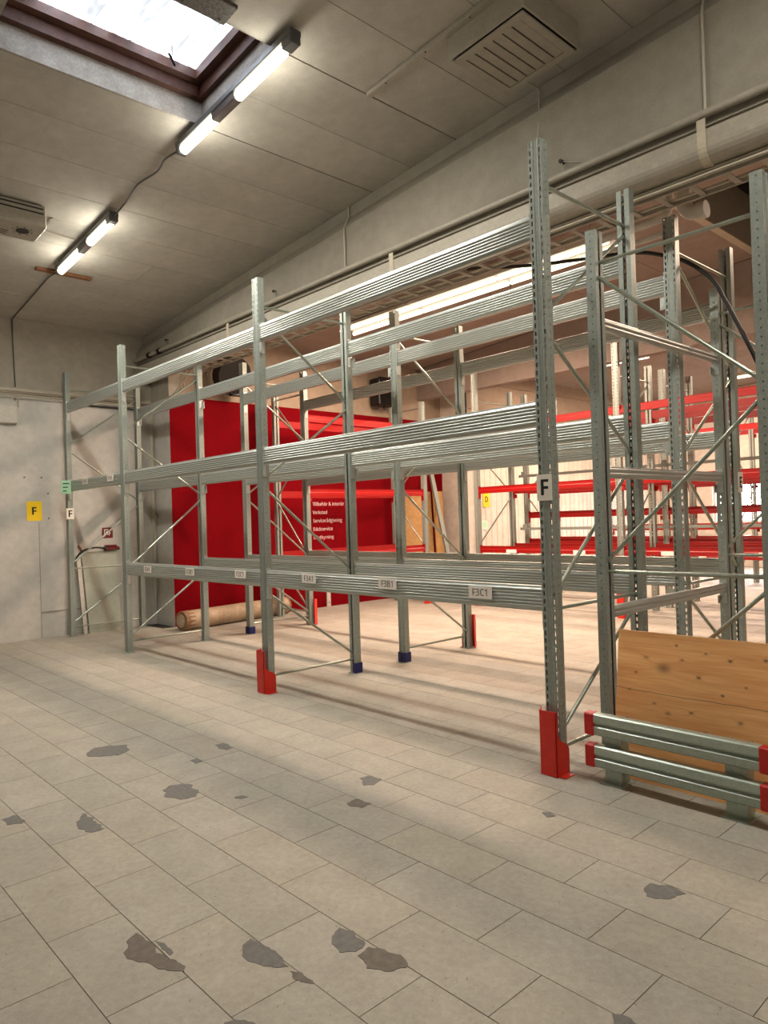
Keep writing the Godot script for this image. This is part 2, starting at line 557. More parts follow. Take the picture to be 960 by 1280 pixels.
# a beam between two frames; side 0 front, 1 rear; y is the beam's middle
func beam(t: Node, xa: float, xb: float, y: float, depth: float, side: int, kind := "grey") -> MeshInstance3D:
	var length := xb - xa - 0.112
	var z := -0.032 if side == 0 else -depth + 0.032
	var b := Basis.IDENTITY if side == 0 else Basis(Vector3.UP, PI)
	var mesh: Mesh
	var mat: Material
	var ch := 0.30
	match kind:
		"grey":
			mesh = beam_mesh(length, 0.16, 6)
			mat = M.beam
		"small":
			mesh = beam_mesh(length, 0.078, 2)
			mat = M.beam
			ch = 0.20
		_:
			mesh = red_beam_mesh(length)
			mat = M.red_beam
			ch = 0.22
	var o := put(t, "beam", mesh, mat, Vector3((xa + xb) / 2.0, y, z), b)
	put(o, "end_connector", connector_mesh(ch, side == 0), mat, Vector3(-length / 2 - 0.003, 0.0, 0.0))
	put(o, "end_connector", connector_mesh(ch, side == 1), mat, Vector3(length / 2 + 0.003, 0.0, 0.0), Basis(Vector3(-1, 0, 0), Vector3.UP, Vector3(0, 0, 1)))
	return o

func text_plate(t: Node, called: String, text: String, at: Vector3, w: float, h: float, mat: Material, ink: Material, th: float, bold := false, turn := Basis.IDENTITY) -> MeshInstance3D:
	var p := put(t, called, cbox(Vector3(w, h, 0.004), 0.001), mat, at, turn)
	put(p, "lettering", words(text, th, "Droid Sans", bold), ink, Vector3(0, 0, 0.0022))
	return p

# ---------------------------------------------------------------- column guard (red, beside an upright's front)
func guard_mesh() -> ArrayMesh:
	if cache.has("guard"):
		return cache["guard"]
	var st := new_st()
	var th := 0.006
	# left wing, angled back; front plate
	for seg in [[Vector2(-0.105, -0.02), Vector2(-0.06, 0.062)], [Vector2(-0.06, 0.062), Vector2(0.062, 0.062)]]:
		var a: Vector2 = seg[0]
		var b: Vector2 = seg[1]
		var n := Vector2(b.y - a.y, -(b.x - a.x)).normalized() * th
		hexa(st, [Vector3(a.x, 0.004, a.y), Vector3(b.x, 0.004, b.y), Vector3(b.x, 0.405, b.y), Vector3(a.x, 0.405, a.y),
			Vector3(a.x + n.x, 0.004, a.y + n.y), Vector3(b.x + n.x, 0.004, b.y + n.y), Vector3(b.x + n.x, 0.405, b.y + n.y), Vector3(a.x + n.x, 0.405, a.y + n.y)])
	# right wing with a curved cut: profile in (depth back, height)
	var prof := [Vector2(0, 0.405), Vector2(0.012, 0.405), Vector2(0.016, 0.27), Vector2(0.03, 0.235), Vector2(0.06, 0.212), Vector2(0.10, 0.195), Vector2(0.125, 0.175), Vector2(0.135, 0.15), Vector2(0.135, 0.004), Vector2(0, 0.004)]
	var pts := PackedVector2Array(prof)
	var idx := Geometry2D.triangulate_polygon(pts)
	for x in [0.062, 0.062 - th]:
		for k in range(0, idx.size(), 3):
			tri(st, Vector3(x, pts[idx[k]].y, 0.062 - pts[idx[k]].x), Vector3(x, pts[idx[k + 1]].y, 0.062 - pts[idx[k + 1]].x), Vector3(x, pts[idx[k + 2]].y, 0.062 - pts[idx[k + 2]].x), Vector3(1 if x == 0.062 else -1, 0, 0))
	for i in pts.size():
		var p := pts[i]
		var q := pts[(i + 1) % pts.size()]
		quad(st, Vector3(0.062, p.y, 0.062 - p.x), Vector3(0.062 - th, p.y, 0.062 - p.x), Vector3(0.062 - th, q.y, 0.062 - q.x), Vector3(0.062, q.y, 0.062 - q.x))
	cache["guard"] = done(st)
	return cache["guard"]

func column_guard(label: String, at: Vector3, turn: float, mirrored := false) -> void:
	var t := thing("column_guard", label, "column guard", at, turn, "red column guards")
	var b := Basis(Vector3(-1, 0, 0), Vector3.UP, Vector3(0, 0, 1)) if mirrored else Basis.IDENTITY
	put(t, "shield", guard_mesh(), M.red, Vector3.ZERO, b)
	put(t, "foot_flange", box_mesh(Vector3(0.062, 0, -0.06), Vector3(0.105, 0.006, 0.04)), M.red, Vector3.ZERO, b)

# ================================================================ scene
func _ready() -> void:
	rng.seed = 77
	camera_and_light()
	make_materials()
	build_floor()
	build_shell()
	build_front_racks()
	build_cross_rack()
	build_back_racks()
	build_guards()
	build_barrier()
	build_left_corner()
	build_ceiling_things()
	build_bulkhead_things()
	build_back_things()

func camera_and_light() -> void:
	var cam := Camera3D.new()
	cam.name = "camera"
	add_child(cam)
	var fw := Vector3(-sin(YAW) * cos(PITCH), sin(PITCH), -cos(YAW) * cos(PITCH))
	var r := fw.cross(Vector3.UP).normalized()
	var u := r.cross(fw)
	var r2 := r * cos(ROLL) + u * sin(ROLL)
	var u2 := u * cos(ROLL) - r * sin(ROLL)
	cam.transform = Transform3D(Basis(r2, u2, -fw), CAM)
	cam.fov = rad_to_deg(2.0 * atan(640.0 / FOCAL))
	cam.near = 0.05
	cam.far = 200.0
	cam.current = true
	var sky_mat := ProceduralSkyMaterial.new()
	sky_mat.sky_top_color = Color(0.86, 0.90, 0.96)
	sky_mat.sky_horizon_color = Color(0.93, 0.95, 0.98)
	sky_mat.ground_bottom_color = Color(0.45, 0.45, 0.45)
	sky_mat.ground_horizon_color = Color(0.80, 0.82, 0.84)
	sky_mat.sky_energy_multiplier = SKY
	sky_mat.ground_energy_multiplier = SKY * 0.7
	var sky := Sky.new()
	sky.sky_material = sky_mat
	var e := Environment.new()
	e.background_mode = Environment.BG_SKY
	e.sky = sky
	e.tonemap_mode = Environment.TONE_MAPPER_LINEAR
	e.tonemap_exposure = 1.0
	e.sdfgi_enabled = true
	e.ssao_enabled = true
	e.ssil_enabled = true
	var we := WorldEnvironment.new()
	we.name = "environment"
	we.environment = e
	add_child(we)

func area_light(parent: Node, size: Vector2, energy: float, color: Color, at: Vector3) -> void:
	# faces down
	var l := AreaLight3D.new()
	l.name = "light"
	l.area_size = size
	l.light_energy = energy
	l.light_color = color
	l.shadow_enabled = true
	l.area_range = 30.0
	l.transform = Transform3D(Basis(Vector3.RIGHT, -PI / 2.0), at)
	parent.add_child(l, true)

# ---------------------------------------------------------------- floor
func build_floor() -> void:
	var fl := struct("floor", box_mesh(Vector3(-1.0, -0.2, -17.2), Vector3(16.2, -0.004, 6.2)), M.grout)
	var tw := 0.6
	var td := 0.2985
	var gap := 0.0035
	var mesh := box_mesh(Vector3(gap / 2, -0.012, gap / 2), Vector3(tw - gap / 2, 0, td - gap / 2))
	var seen := []
	var st := []
	for k in 5:
		st.append(new_st())
	var fw := Vector3(-sin(YAW), 0, -cos(YAW))
	var rt := fw.cross(Vector3.UP)
	for row in range(-67, 11):
		var z0 := 2.6 + row * td
		var shift := 0.0 if posmod(row, 2) == 0 else 0.3
		for col in range(-4, 28):
			var x0 := -0.9 + col * tw + shift + 0.0545
			var c := Vector3(x0 + tw / 2, 0, z0 + td / 2)
			if x0 + tw > 16.1 or z0 < -17.0 or z0 + td > 6.0:
				continue
			var edge := 0.952 if z0 > -1.5 else (1.602 if z0 > -7.95 else 2.21)
			if x0 < edge:
				if x0 + tw > edge + 0.02:
					bx(st[0], Vector3(edge, -0.012, z0 + gap / 2), Vector3(x0 + tw - gap / 2, 0, z0 + td - gap / 2))
				continue
			var d := (c - CAM).dot(fw)
			var s := (c - CAM).dot(rt)
			var v := rng.randi() % 5
			if d > 0.6 and absf(s / d) < 0.56 and CAM.y / d < 0.80:
				seen.append([d, Vector3(x0, 0, z0), v])
			else:
				bx(st[v], Vector3(x0 + gap / 2, -0.012, z0 + gap / 2), Vector3(x0 + tw - gap / 2, 0, z0 + td - gap / 2))
	seen.sort_custom(func(p, q): return p[0] < q[0])
	for i in seen.size():
		var p: Vector3 = seen[i][1]
		if i < 300:
			put(fl, "tile", mesh, M.tiles[seen[i][2]], p + Vector3(0, rng.randf_range(-0.0006, 0.0), 0))
		else:
			bx(st[seen[i][2]], p + Vector3(gap / 2, -0.012, gap / 2), p + Vector3(tw - gap / 2, 0, td - gap / 2))
	var am: ArrayMesh
	for k in 5:
		st[k].generate_normals()
		am = st[k].commit(am) if am else st[k].commit()
	for k in 5:
		am.surface_set_material(k, M.tiles[k])
	var rest := put(fl, "tile_field", am, null)
	rest.set_meta("kind", "stuff")
	# worn patches where the pale face of the tiles has come off
	for pt in patches():
		var poly := PackedVector2Array()
		for q in pt[1]:
			poly.append(Vector2(q[0], q[1]))
		var rough := ragged(poly)
		if not Geometry2D.triangulate_polygon(rough).is_empty():
			poly = rough
		var mid := Vector2.ZERO
		for q in poly:
			mid += q / poly.size()
		var s2 := new_st()
		var idx := Geometry2D.triangulate_polygon(poly)
		for k in range(0, idx.size(), 3):
			tri(s2, Vector3(poly[idx[k]].x - mid.x, 0.0012, poly[idx[k]].y - mid.y), Vector3(poly[idx[k + 1]].x - mid.x, 0.0012, poly[idx[k + 1]].y - mid.y), Vector3(poly[idx[k + 2]].x - mid.x, 0.0012, poly[idx[k + 2]].y - mid.y), Vector3.UP)
		for k in poly.size():
			var a := poly[k] - mid
			var b := poly[(k + 1) % poly.size()] - mid
			quad(s2, Vector3(a.x, -0.002, a.y), Vector3(b.x, -0.002, b.y), Vector3(b.x, 0.0012, b.y), Vector3(a.x, 0.0012, a.y), Vector3(a.x + b.x, 0, a.y + b.y))
		put(fl, "worn_patch", done(s2), M.chip_brown if pt[0] == 1 else M.chip, Vector3(mid.x, 0, mid.y))

func ragged(p: PackedVector2Array) -> PackedVector2Array:
	var out := PackedVector2Array()
	var nz := FastNoiseLite.new()
	nz.seed = 4
	nz.frequency = 14.0
	for i in p.size():
		var a := p[i]
		var b := p[(i + 1) % p.size()]
		var n := Vector2(b.y - a.y, a.x - b.x)
		for k in 5:
			var q := a.lerp(b, k / 5.0)
			out.append(q + n * nz.get_noise_2d(q.x, q.y) * 0.20)
	return out

func patches() -> Array:
	return [
		[0, [[7.072, 1.911], [6.975, 1.817], [7.008, 1.726], [7.091, 1.614], [7.245, 1.673], [7.279, 1.761], [7.215, 1.865], [7.148, 1.925]]],
		[0, [[7.605, 1.169], [7.61, 1.102], [7.751, 1.101], [7.779, 1.161], [7.705, 1.19]]],
		[0, [[7.786, 1.463], [7.776, 1.406], [7.869, 1.41], [7.871, 1.463]]],
		[0, [[8.156, 1.844], [8.12, 1.761], [8.193, 1.675], [8.36, 1.701], [8.416, 1.752], [8.389, 1.842], [8.297, 1.878]]],
		[0, [[8.598, 1.6], [8.601, 1.547], [8.655, 1.539], [8.651, 1.584]]],
		[0, [[7.904, 2.681], [7.882, 2.613], [8.002, 2.589], [8.049, 2.617], [8.002, 2.676]]],
		[0, [[8.252, 2.392], [8.154, 2.321], [8.297, 2.314], [8.456, 2.32], [8.461, 2.376], [8.377, 2.415]]],
		[0, [[8.912, 0.879], [8.933, 0.812], [9.041, 0.808], [9.064, 0.896], [9.023, 0.942]]],
		[1, [[9.162, 1.192], [9.15, 1.115], [9.273, 1.105], [9.277, 1.178], [9.209, 1.21]]],
		[1, [[9.579, 2.671], [9.546, 2.608], [9.644, 2.607], [9.733, 2.611], [9.82, 2.596], [9.892, 2.576], [9.923, 2.6], [9.872, 2.637], [9.773, 2.669], [9.692, 2.714]]],
		[0, [[9.655, 2.586], [9.703, 2.568], [9.781, 2.572], [9.791, 2.59], [9.712, 2.589]]],
		[0, [[9.933, 2.362], [9.914, 2.315], [9.978, 2.3], [10.071, 2.298], [10.166, 2.307], [10.117, 2.365], [10.031, 2.405]]],
		[1, [[10.194, 2.321], [10.23, 2.302], [10.314, 2.303], [10.275, 2.335], [10.233, 2.337]]],
		[0, [[10.13, 2.079], [10.107, 2.016], [10.168, 2.004], [10.268, 2.018], [10.283, 2.081], [10.235, 2.12], [10.173, 2.11]]],
		[1, [[10.303, 2.089], [10.289, 2.026], [10.345, 1.995], [10.412, 1.975], [10.471, 1.991], [10.482, 2.013], [10.439, 2.081], [10.383, 2.11]]],
		[0, [[10.826, 0.905], [10.829, 0.855], [10.904, 0.806], [10.976, 0.829], [10.949, 0.9], [10.905, 0.955], [10.864, 0.96]]],
		[0, [[10.262, 2.631], [10.273, 2.593], [10.34, 2.559], [10.353, 2.597], [10.307, 2.643]]],
		[0, [[11.131, 1.71], [11.163, 1.691], [11.221, 1.697], [11.195, 1.749], [11.163, 1.755]]],
		[0, [[10.052, 0.547], [10.077, 0.509], [10.131, 0.531], [10.108, 0.58]]]]

# ---------------------------------------------------------------- shell
func build_shell() -> void:
	# left wall of the near hall: lower painted part, upper panelled part
	struct("wall_left", box_mesh(Vector3(0.75, -0.2, -1.5), Vector3(0.95, 3.66, 6.2)), M.wall_low)
	struct("wall_left_upper", box_mesh(Vector3(0.75, 3.66, -1.5), Vector3(0.95, 5.2, 6.2)), M.wall_up)
	struct("wall_left_return", box_mesh(Vector3(0.75, -0.2, -1.7), Vector3(1.595, 3.62, -1.5)), M.wall_low)
	struct("wall_left_return_upper", box_mesh(Vector3(0.75, 3.62, -1.7), Vector3(1.595, 5.2, -1.5)), M.wall_up)
	struct("wall_red", box_mesh(Vector3(1.40, -0.2, -7.95), Vector3(1.60, 3.735, -1.502)), M.red_wall)
	struct("wall_red_upper", box_mesh(Vector3(1.40, 3.735, -7.95), Vector3(1.60, 5.2, -1.7)), M.tan)
	struct("wall_end", box_mesh(Vector3(1.40, -0.2, -8.15), Vector3(2.2, 5.2, -7.95)), M.clad)
	# back hall left wall, ribbed cladding below and plain sheets above
	var st := new_st()
	var prof_n := 0
	bx(st, Vector3(2.0, -0.2, -17.2), Vector3(2.19, 3.4, -7.96))
	var wl := struct("wall_left_back", done(st), M.clad)
	st = new_st()
	for k in 46:
		var z := -17.0 + k * 0.2 - 0.0
		if z + 0.12 > -7.98:
			continue
		hexa(st, [Vector3(2.19, 0, z), Vector3(2.205, 0, z + 0.02), Vector3(2.205, 3.4, z + 0.02), Vector3(2.19, 3.4, z),
			Vector3(2.19, 0, z + 0.12), Vector3(2.205, 0, z + 0.10), Vector3(2.205, 3.4, z + 0.10), Vector3(2.19, 3.4, z + 0.12)])
	var ribs := put(wl, "cladding_ribs", done(st), M.clad)
	ribs.set_meta("kind", "stuff")
	st = new_st()
	for k in 3:
		bx(st, Vector3(2.0, 3.40 + k * 0.6, -17.2), Vector3(2.2, 3.992 + k * 0.6, -7.96))
	struct("wall_left_back_upper", done(st), M.tan)
	# far back wall with its window
	st = new_st()
	bx(st, Vector3(2.0, -0.2, -17.2), Vector3(3.75, 6.2, -17.0))
	bx(st, Vector3(5.95, -0.2, -17.2), Vector3(16.2, 6.2, -17.0))
	bx(st, Vector3(3.75, -0.2, -17.2), Vector3(5.95, 1.22, -17.0))
	bx(st, Vector3(3.75, 2.6, -17.2), Vector3(5.95, 6.2, -17.0))
	struct("wall_back", done(st), M.clad)
	st = new_st()
	for b in [[3.75, 3.81, 1.22, 2.6], [5.89, 5.95, 1.22, 2.6], [4.45, 4.51, 1.28, 2.54], [5.19, 5.25, 1.28, 2.54], [3.81, 5.89, 1.22, 1.28], [3.81, 5.89, 2.54, 2.6]]:
		bx(st, Vector3(b[0], b[2], -17.14), Vector3(b[1], b[3], -17.06))
	var win := struct("window_2", done(st), M.white_paint)
	for x in [3.81, 4.51, 5.25]:
		put(win, "pane", box_mesh(Vector3(x, 1.28, -17.103), Vector3(x + (0.64 if x < 5.0 and x < 4.0 else (0.68 if x < 5.0 else 0.64)), 2.54, -17.097)), M.pane)
	struct("wall_right", box_mesh(Vector3(16.0, -0.2, -17.2), Vector3(16.2, 6.2, 6.2)), M.wall_low)
	struct("wall_front", box_mesh(Vector3(0.75, -0.2, 6.0), Vector3(16.2, 6.2, 6.2)), M.wall_low)
	# roof deck with two openings
	st = new_st()
	for b in [[0.7, 6.74, -1.5, 6.2], [7.98, 16.2, -1.5, 6.2], [6.74, 7.98, -1.5, 0.63], [6.74, 7.98, 2.39, 6.2],
			[0.7, 8.62, -17.2, -1.5], [9.84, 16.2, -17.2, -1.5], [8.62, 9.84, -17.2, -7.04], [8.62, 9.84, -4.58, -1.5]]:
		slab(st, b[0], b[1], b[2], b[3], 0.031, 0.2)
	var deck := struct("roof_deck", done(st), M.deck)
	# near hall ceiling boards
	st = new_st()
	slab(st, 0.95, 0.951, -1.3, -1.29, 0.0, 0.03)
	var ceiling := Node3D.new()
	ceiling.name = "ceiling"
	add_child(ceiling)
	ceiling.set_meta("kind", "structure")
	var k := 0
	var x := 7.96 - 12 * 0.6
	while x < 16.0:
		var x0 := maxf(x + 0.003, 0.951)
		var x1 := minf(x + 0.597, 15.99)
		var spans := [[-1.36, 5.99]]
		if x > 6.7 and x < 7.9:
			spans = [[-1.36, 0.66], [2.36, 5.99]]
			x0 = maxf(x0, 6.771)
			x1 = minf(x1, 7.949)
		elif x > 3.1 and x < 3.7:
			spans = [[-1.36, -0.284], [-0.278, 5.99]]
		for s in spans:
			if x1 - x0 < 0.02:
				continue
			var s3 := new_st()
			slab(s3, x0, x1, s[0], s[1], 0.0, 0.03)
			put(ceiling, "ceiling_board", done(s3), M.ceil[(k * 7) % 3])
			k += 1
		x += 0.6
	# back halls ceiling
	var cb := Node3D.new()
	cb.name = "ceiling_back"
	add_child(cb)
	cb.set_meta("kind", "structure")
	x = 8.66 - 6 * 1.2
	while x < 16.0:
		var spans := [[-7.20, -1.52], [-16.99, -7.42]]
		if x > 8.6 and x < 9.8:
			spans = [[-4.62, -1.52], [-7.20, -7.0], [-16.99, -7.42]]
		for s in spans:
			var s3 := new_st()
			slab(s3, x + 0.004, minf(x + 1.196, 15.99) if absf(x - 8.66) > 0.1 else 9.79, s[0], s[1], 0.0, 0.03)
			put(cb, "ceiling_board", done(s3), M.ceil_back)
		x += 1.2
		if absf(x - 9.86) < 0.01:
			x = 9.80
	# bulkhead between the near and the middle hall
	st = new_st()
	var a := 0.952
	var b2 := 15.998
	var rows_a := []
	var rows_b := []
	for e in [a, b2]:
		var r := ry(e)
		var pr := [Vector2(-1.362, r), Vector2(-1.362, r - 0.12), Vector2(-1.26, r - 0.27), Vector2(-1.26, 4.30), Vector2(-1.5, 4.30), Vector2(-1.5, r)]
		if e == a:
			rows_a = pr
		else:
			rows_b = pr
	var outs := [Vector3(0, 0, 1), Vector3(0, 1, 1), Vector3(0, 0, 1), Vector3(0, -1, 0), Vector3(0, 0, -1), Vector3(0, 1, 0)]
	for i in 6:
		var p: Vector2 = rows_a[i]
		var q: Vector2 = rows_a[(i + 1) % 6]
		var p2: Vector2 = rows_b[i]
		var q2: Vector2 = rows_b[(i + 1) % 6]
		quad(st, Vector3(a, p.y, p.x), Vector3(b2, p2.y, p2.x), Vector3(b2, q2.y, q2.x), Vector3(a, q.y, q.x), outs[i])
	struct("wall_bulkhead", done(st), M.bulk)
	# bulkhead between the middle and the far hall
	st = new_st()
	var ra := ry(1.602)
	var rb := ry(15.99)
	hexa(st, [Vector3(1.602, 4.17, -7.42), Vector3(15.99, 4.17, -7.42), Vector3(15.99, rb, -7.42), Vector3(1.602, ra, -7.42),
		Vector3(1.602, 4.17, -7.22), Vector3(15.99, 4.17, -7.22), Vector3(15.99, rb, -7.22), Vector3(1.602, ra, -7.22)])
	struct("wall_bulkhead_back", done(st), M.ceil_back)
	skylight("window_1", 0.0)
	# blinded skylight of the middle hall
	var bl := Node3D.new()
	bl.name = "window_3"
	add_child(bl)
	bl.set_meta("kind", "structure")
	st = new_st()
	for q in [[8.63, 8.66, -7.03, -4.59], [9.80, 9.83, -7.03, -4.59], [8.66, 9.80, -7.03, -7.0], [8.66, 9.80, -4.62, -4.59]]:
		slab(st, q[0], q[1], q[2], q[3], 0.0, 0.7)
	put(bl, "lining", done(st), M.beige_metal)
	st = new_st()
	slab(st, 8.6, 9.86, -7.06, -4.56, 0.7, 0.78)
	put(bl, "cover", done(st), M.dark)
	st = new_st()
	for q in [[8.56, 8.66, -7.1, -4.52], [9.80, 9.90, -7.1, -4.52], [8.66, 9.80, -7.1, -7.0], [8.66, 9.80, -4.62, -4.52]]:
		slab(st, q[0], q[1], q[2], q[3], -0.02, 0.0)
	put(bl, "trim", done(st), M.cream)
	# panel joints and fittings marks on the left wall
	var t1 := put(self, "trim_1", box_mesh(Vector3(0.95, 0.0, 0.325), Vector3(0.956, 1.74, 0.333)), M.wall_up)
	t1.set_meta("kind", "structure")
	var t2 := put(self, "trim_2", box_mesh(Vector3(0.95, 0.385, -0.45), Vector3(0.962, 0.400, 0.33)), M.beige_metal)
	t2.set_meta("kind", "structure")

# skylight: white lining, brown frame, corrugated sheet; dx from the one in view
func skylight(called: String, dx: float) -> void:
	var st: SurfaceTool
	var sl := Node3D.new()
	sl.name = called
	add_child(sl)
	sl.set_meta("kind", "structure")
	st = new_st()
	for q in [[6.745, 6.77, 0.635, 2.385], [7.95, 7.975, 0.635, 2.385], [6.77, 7.95, 0.635, 0.66], [6.77, 7.95, 2.36, 2.385]]:
		slab(st, q[0] + dx, q[1] + dx, q[2], q[3], 0.0, 0.215)
	put(sl, "lining", done(st), M.lining)
	st = new_st()
	for q in [[6.74, 6.83, 0.63, 2.39, 0.2, 0.30], [7.89, 7.98, 0.63, 2.39, 0.2, 0.30], [6.83, 7.89, 0.63, 0.71, 0.2, 0.30], [6.83, 7.89, 2.31, 2.39, 0.2, 0.30],
			[6.70, 6.90, 0.59, 2.43, 0.30, 0.38], [7.82, 8.02, 0.59, 2.43, 0.30, 0.38], [6.90, 7.82, 0.59, 0.78, 0.30, 0.38], [6.90, 7.82, 2.24, 2.43, 0.30, 0.38]]:
		slab(st, q[0] + dx, q[1] + dx, q[2], q[3], q[4], q[5])
	put(sl, "frame", done(st), M.brown_frame)
	st = SurfaceTool.new()
	st.begin(Mesh.PRIMITIVE_TRIANGLES)
	st.set_smooth_group(0)
	var n := 96
	for i in n:
		var za := 0.6 + i * 1.82 / n
		var zb := 0.6 + (i + 1) * 1.82 / n
		var ha := 0.405 + 0.018 * sin(za * TAU / 0.13)
		var hb := 0.405 + 0.018 * sin(zb * TAU / 0.13)
		quad(st, Vector3(6.71 + dx, ry(6.71 + dx) + ha, za), Vector3(8.01 + dx, ry(8.01 + dx) + ha, za), Vector3(8.01 + dx, ry(8.01 + dx) + hb, zb), Vector3(6.71 + dx, ry(6.71 + dx) + hb, zb), Vector3.UP)
	put(sl, "corrugated_sheet", done(st), M.roof_sheet)

# ---------------------------------------------------------------- front racks F and E
func build_front_racks() -> void:
	var t := thing("pallet_rack", "long galvanised pallet rack with white F signs, nearest the open floor", "pallet rack")
	var xs := [F1X, F2X, F3X, F4X]
	var ups := []
	for i in 4:
		ups.append(frame(t, xs[i], 4.0, DEPTH, i == 2, M.galv, M.brace))
	var low := 1.095
	var mid := 2.275
	var top := 3.465
	for b in 3:
		for s in 2:
			if b > 0:
				beam(t, xs[b], xs[b + 1], low, DEPTH, s)
			beam(t, xs[b], xs[b + 1], mid, DEPTH, s)
			beam(t, xs[b], xs[b + 1], top, DEPTH, s)
	# aisle letters
	text_plate(t, "aisle_sign", "F", Vector3(F4X - 0.004, 1.80, 0.005), 0.112, 0.165, M.plate, M.ink, 0.10, true)
	text_plate(t, "aisle_sign", "F", Vector3(F1X + 0.056, 1.86, -0.025), 0.112, 0.165, M.plate, M.ink, 0.10, true, Basis(Vector3.UP, PI / 2))
	# location labels on the beams
	for l in [["F3A1", 7.25, 1.125], ["F3B1", 8.275, 1.124], ["F3C1", 9.21, 1.108]]:
		text_plate(t, "location_label", l[0], Vector3(l[1], l[2], 0.0), 0.205, 0.082, M.paper, M.grey_ink, 0.048)
	for l in [["F2A1", 3.95, 1.105], ["F2B1", 5.035, 1.112], ["F2C1", 6.10, 1.122]]:
		text_plate(t, "location_label", l[0], Vector3(l[1], l[2], 0.0), 0.205, 0.082, M.paper, M.grey_ink, 0.048)
	for l in [["F1A1", 1.96, 2.31], ["F1B1", 2.87, 2.30]]:
		text_plate(t, "location_label", l[0], Vector3(l[1], l[2], 0.0), 0.21, 0.09, M.paper, M.grey_ink, 0.045)
	var tg := put(t, "green_tag", cbox(Vector3(0.135, 0.20, 0.003), 0.001), M.green_tag, Vector3(1.36, 2.255, 0.06), Basis(Vector3.UP, 1.15))
	tg.set_meta("label", "pale green paper tag with three dark lines")
	for k in 3:
		put(tg, "print_line", box_mesh(Vector3(-0.045, 0.045 - k * 0.055, 0.0015), Vector3(0.045 - k * 0.02, 0.062 - k * 0.055, 0.0022)), M.green_ink)
	blue_foot(ups[2][1], false)
	# rack E, back to back
	var e := thing("pallet_rack", "galvanised pallet rack with the white E sign, back to back with the nearest rack", "pallet rack", Vector3(0, 0, -(2.0 * DEPTH + GAP)), PI)
	var ex := [-F4X, -F3X, -F2X]
	var eu := []
	for i in 3:
		eu.append(frame(e, ex[i], 4.0, DEPTH, false, M.galv, M.brace))
	for b in 2:
		for s in 2:
			for y in [low, mid, top]:
				beam(e, ex[b], ex[b + 1], y, DEPTH, s)
	var sg := put(e, "aisle_sign", cbox(Vector3(0.004, 0.185, 0.11), 0.001), M.plate, Vector3(-F4X - 0.056, 1.865, -0.03))
	put(sg, "lettering", words("E", 0.10, "Droid Sans", true), M.ink, Vector3(-0.0025, 0, 0.0), Basis(Vector3.UP, -PI / 2))
	blue_foot(eu[1][1], true)
	blue_foot(eu[2][1], true)

func blue_foot(up: Node, both: bool) -> void:
	# plastic shoe halves around the foot of an upright
	for s in ([-1, 1] if both else [-1]):
		var st := new_st()
		bx(st, Vector3(s * 0.008 if s > 0 else -0.058, -0.006, 0.001), Vector3(0.058 if s > 0 else -0.008, 0.105, 0.010))
		bx(st, Vector3(0.051 if s > 0 else -0.060, -0.006, -0.072), Vector3(0.060 if s > 0 else -0.051, 0.105, 0.010))
		put(up, "blue_shoe", done(st), M.blue)
		st = new_st()
		bx(st, Vector3(s * 0.008 if s > 0 else -0.058, -0.006, -0.084), Vector3(0.058 if s > 0 else -0.008, 0.105, -0.073))
		put(up, "blue_shoe", done(st), M.blue)

# ---------------------------------------------------------------- rack standing crosswise at the right
func build_cross_rack() -> void:
	var t := thing("pallet_rack", "short galvanised rack standing crosswise behind the plywood sheet at right", "pallet rack", Vector3(9.842, 0, -2.44), -PI / 2)
	var lv := [0.20, 1.16, 1.26, 2.30, 2.40, 2.40, 2.40, 3.22, 3.30]
	for x in [0.0, 1.95]:
		for s in 2:
			var u := put(t, "upright", upright_mesh(3.5), M.galv, Vector3(x, 0.006, 0.0 if s == 0 else -1.11), Basis.IDENTITY if s == 0 else Basis(Vector3.UP, PI))
			put(u, "foot_plate", foot_mesh(), M.galv, Vector3(0, -0.006, 0))
		var zf := -0.045
		var zr := -1.065
		brace(t, Vector3(x, 3.29, zf), Vector3(x, 3.29, zr), M.brace)
		brace(t, Vector3(x + 0.014, 3.21, zf), Vector3(x + 0.014, 2.34, zr), M.brace)
		brace(t, Vector3(x + 0.014, 2.26, zr), Vector3(x + 0.014, 1.29, zf), M.brace)
		brace(t, Vector3(x, 1.24, zf), Vector3(x, 1.24, zr), M.brace)
		brace(t, Vector3(x + 0.014, 1.18, zr), Vector3(x + 0.014, 0.24, zf), M.brace)
		brace(t, Vector3(x, 0.16, zf), Vector3(x, 0.16, zr), M.brace)
	for y in [0.965, 1.90, 2.90]:
		beam(t, 0.0, 1.95, y, 1.11, 0, "small")
		beam(t, 0.0, 1.95, y, 1.11, 1, "small")

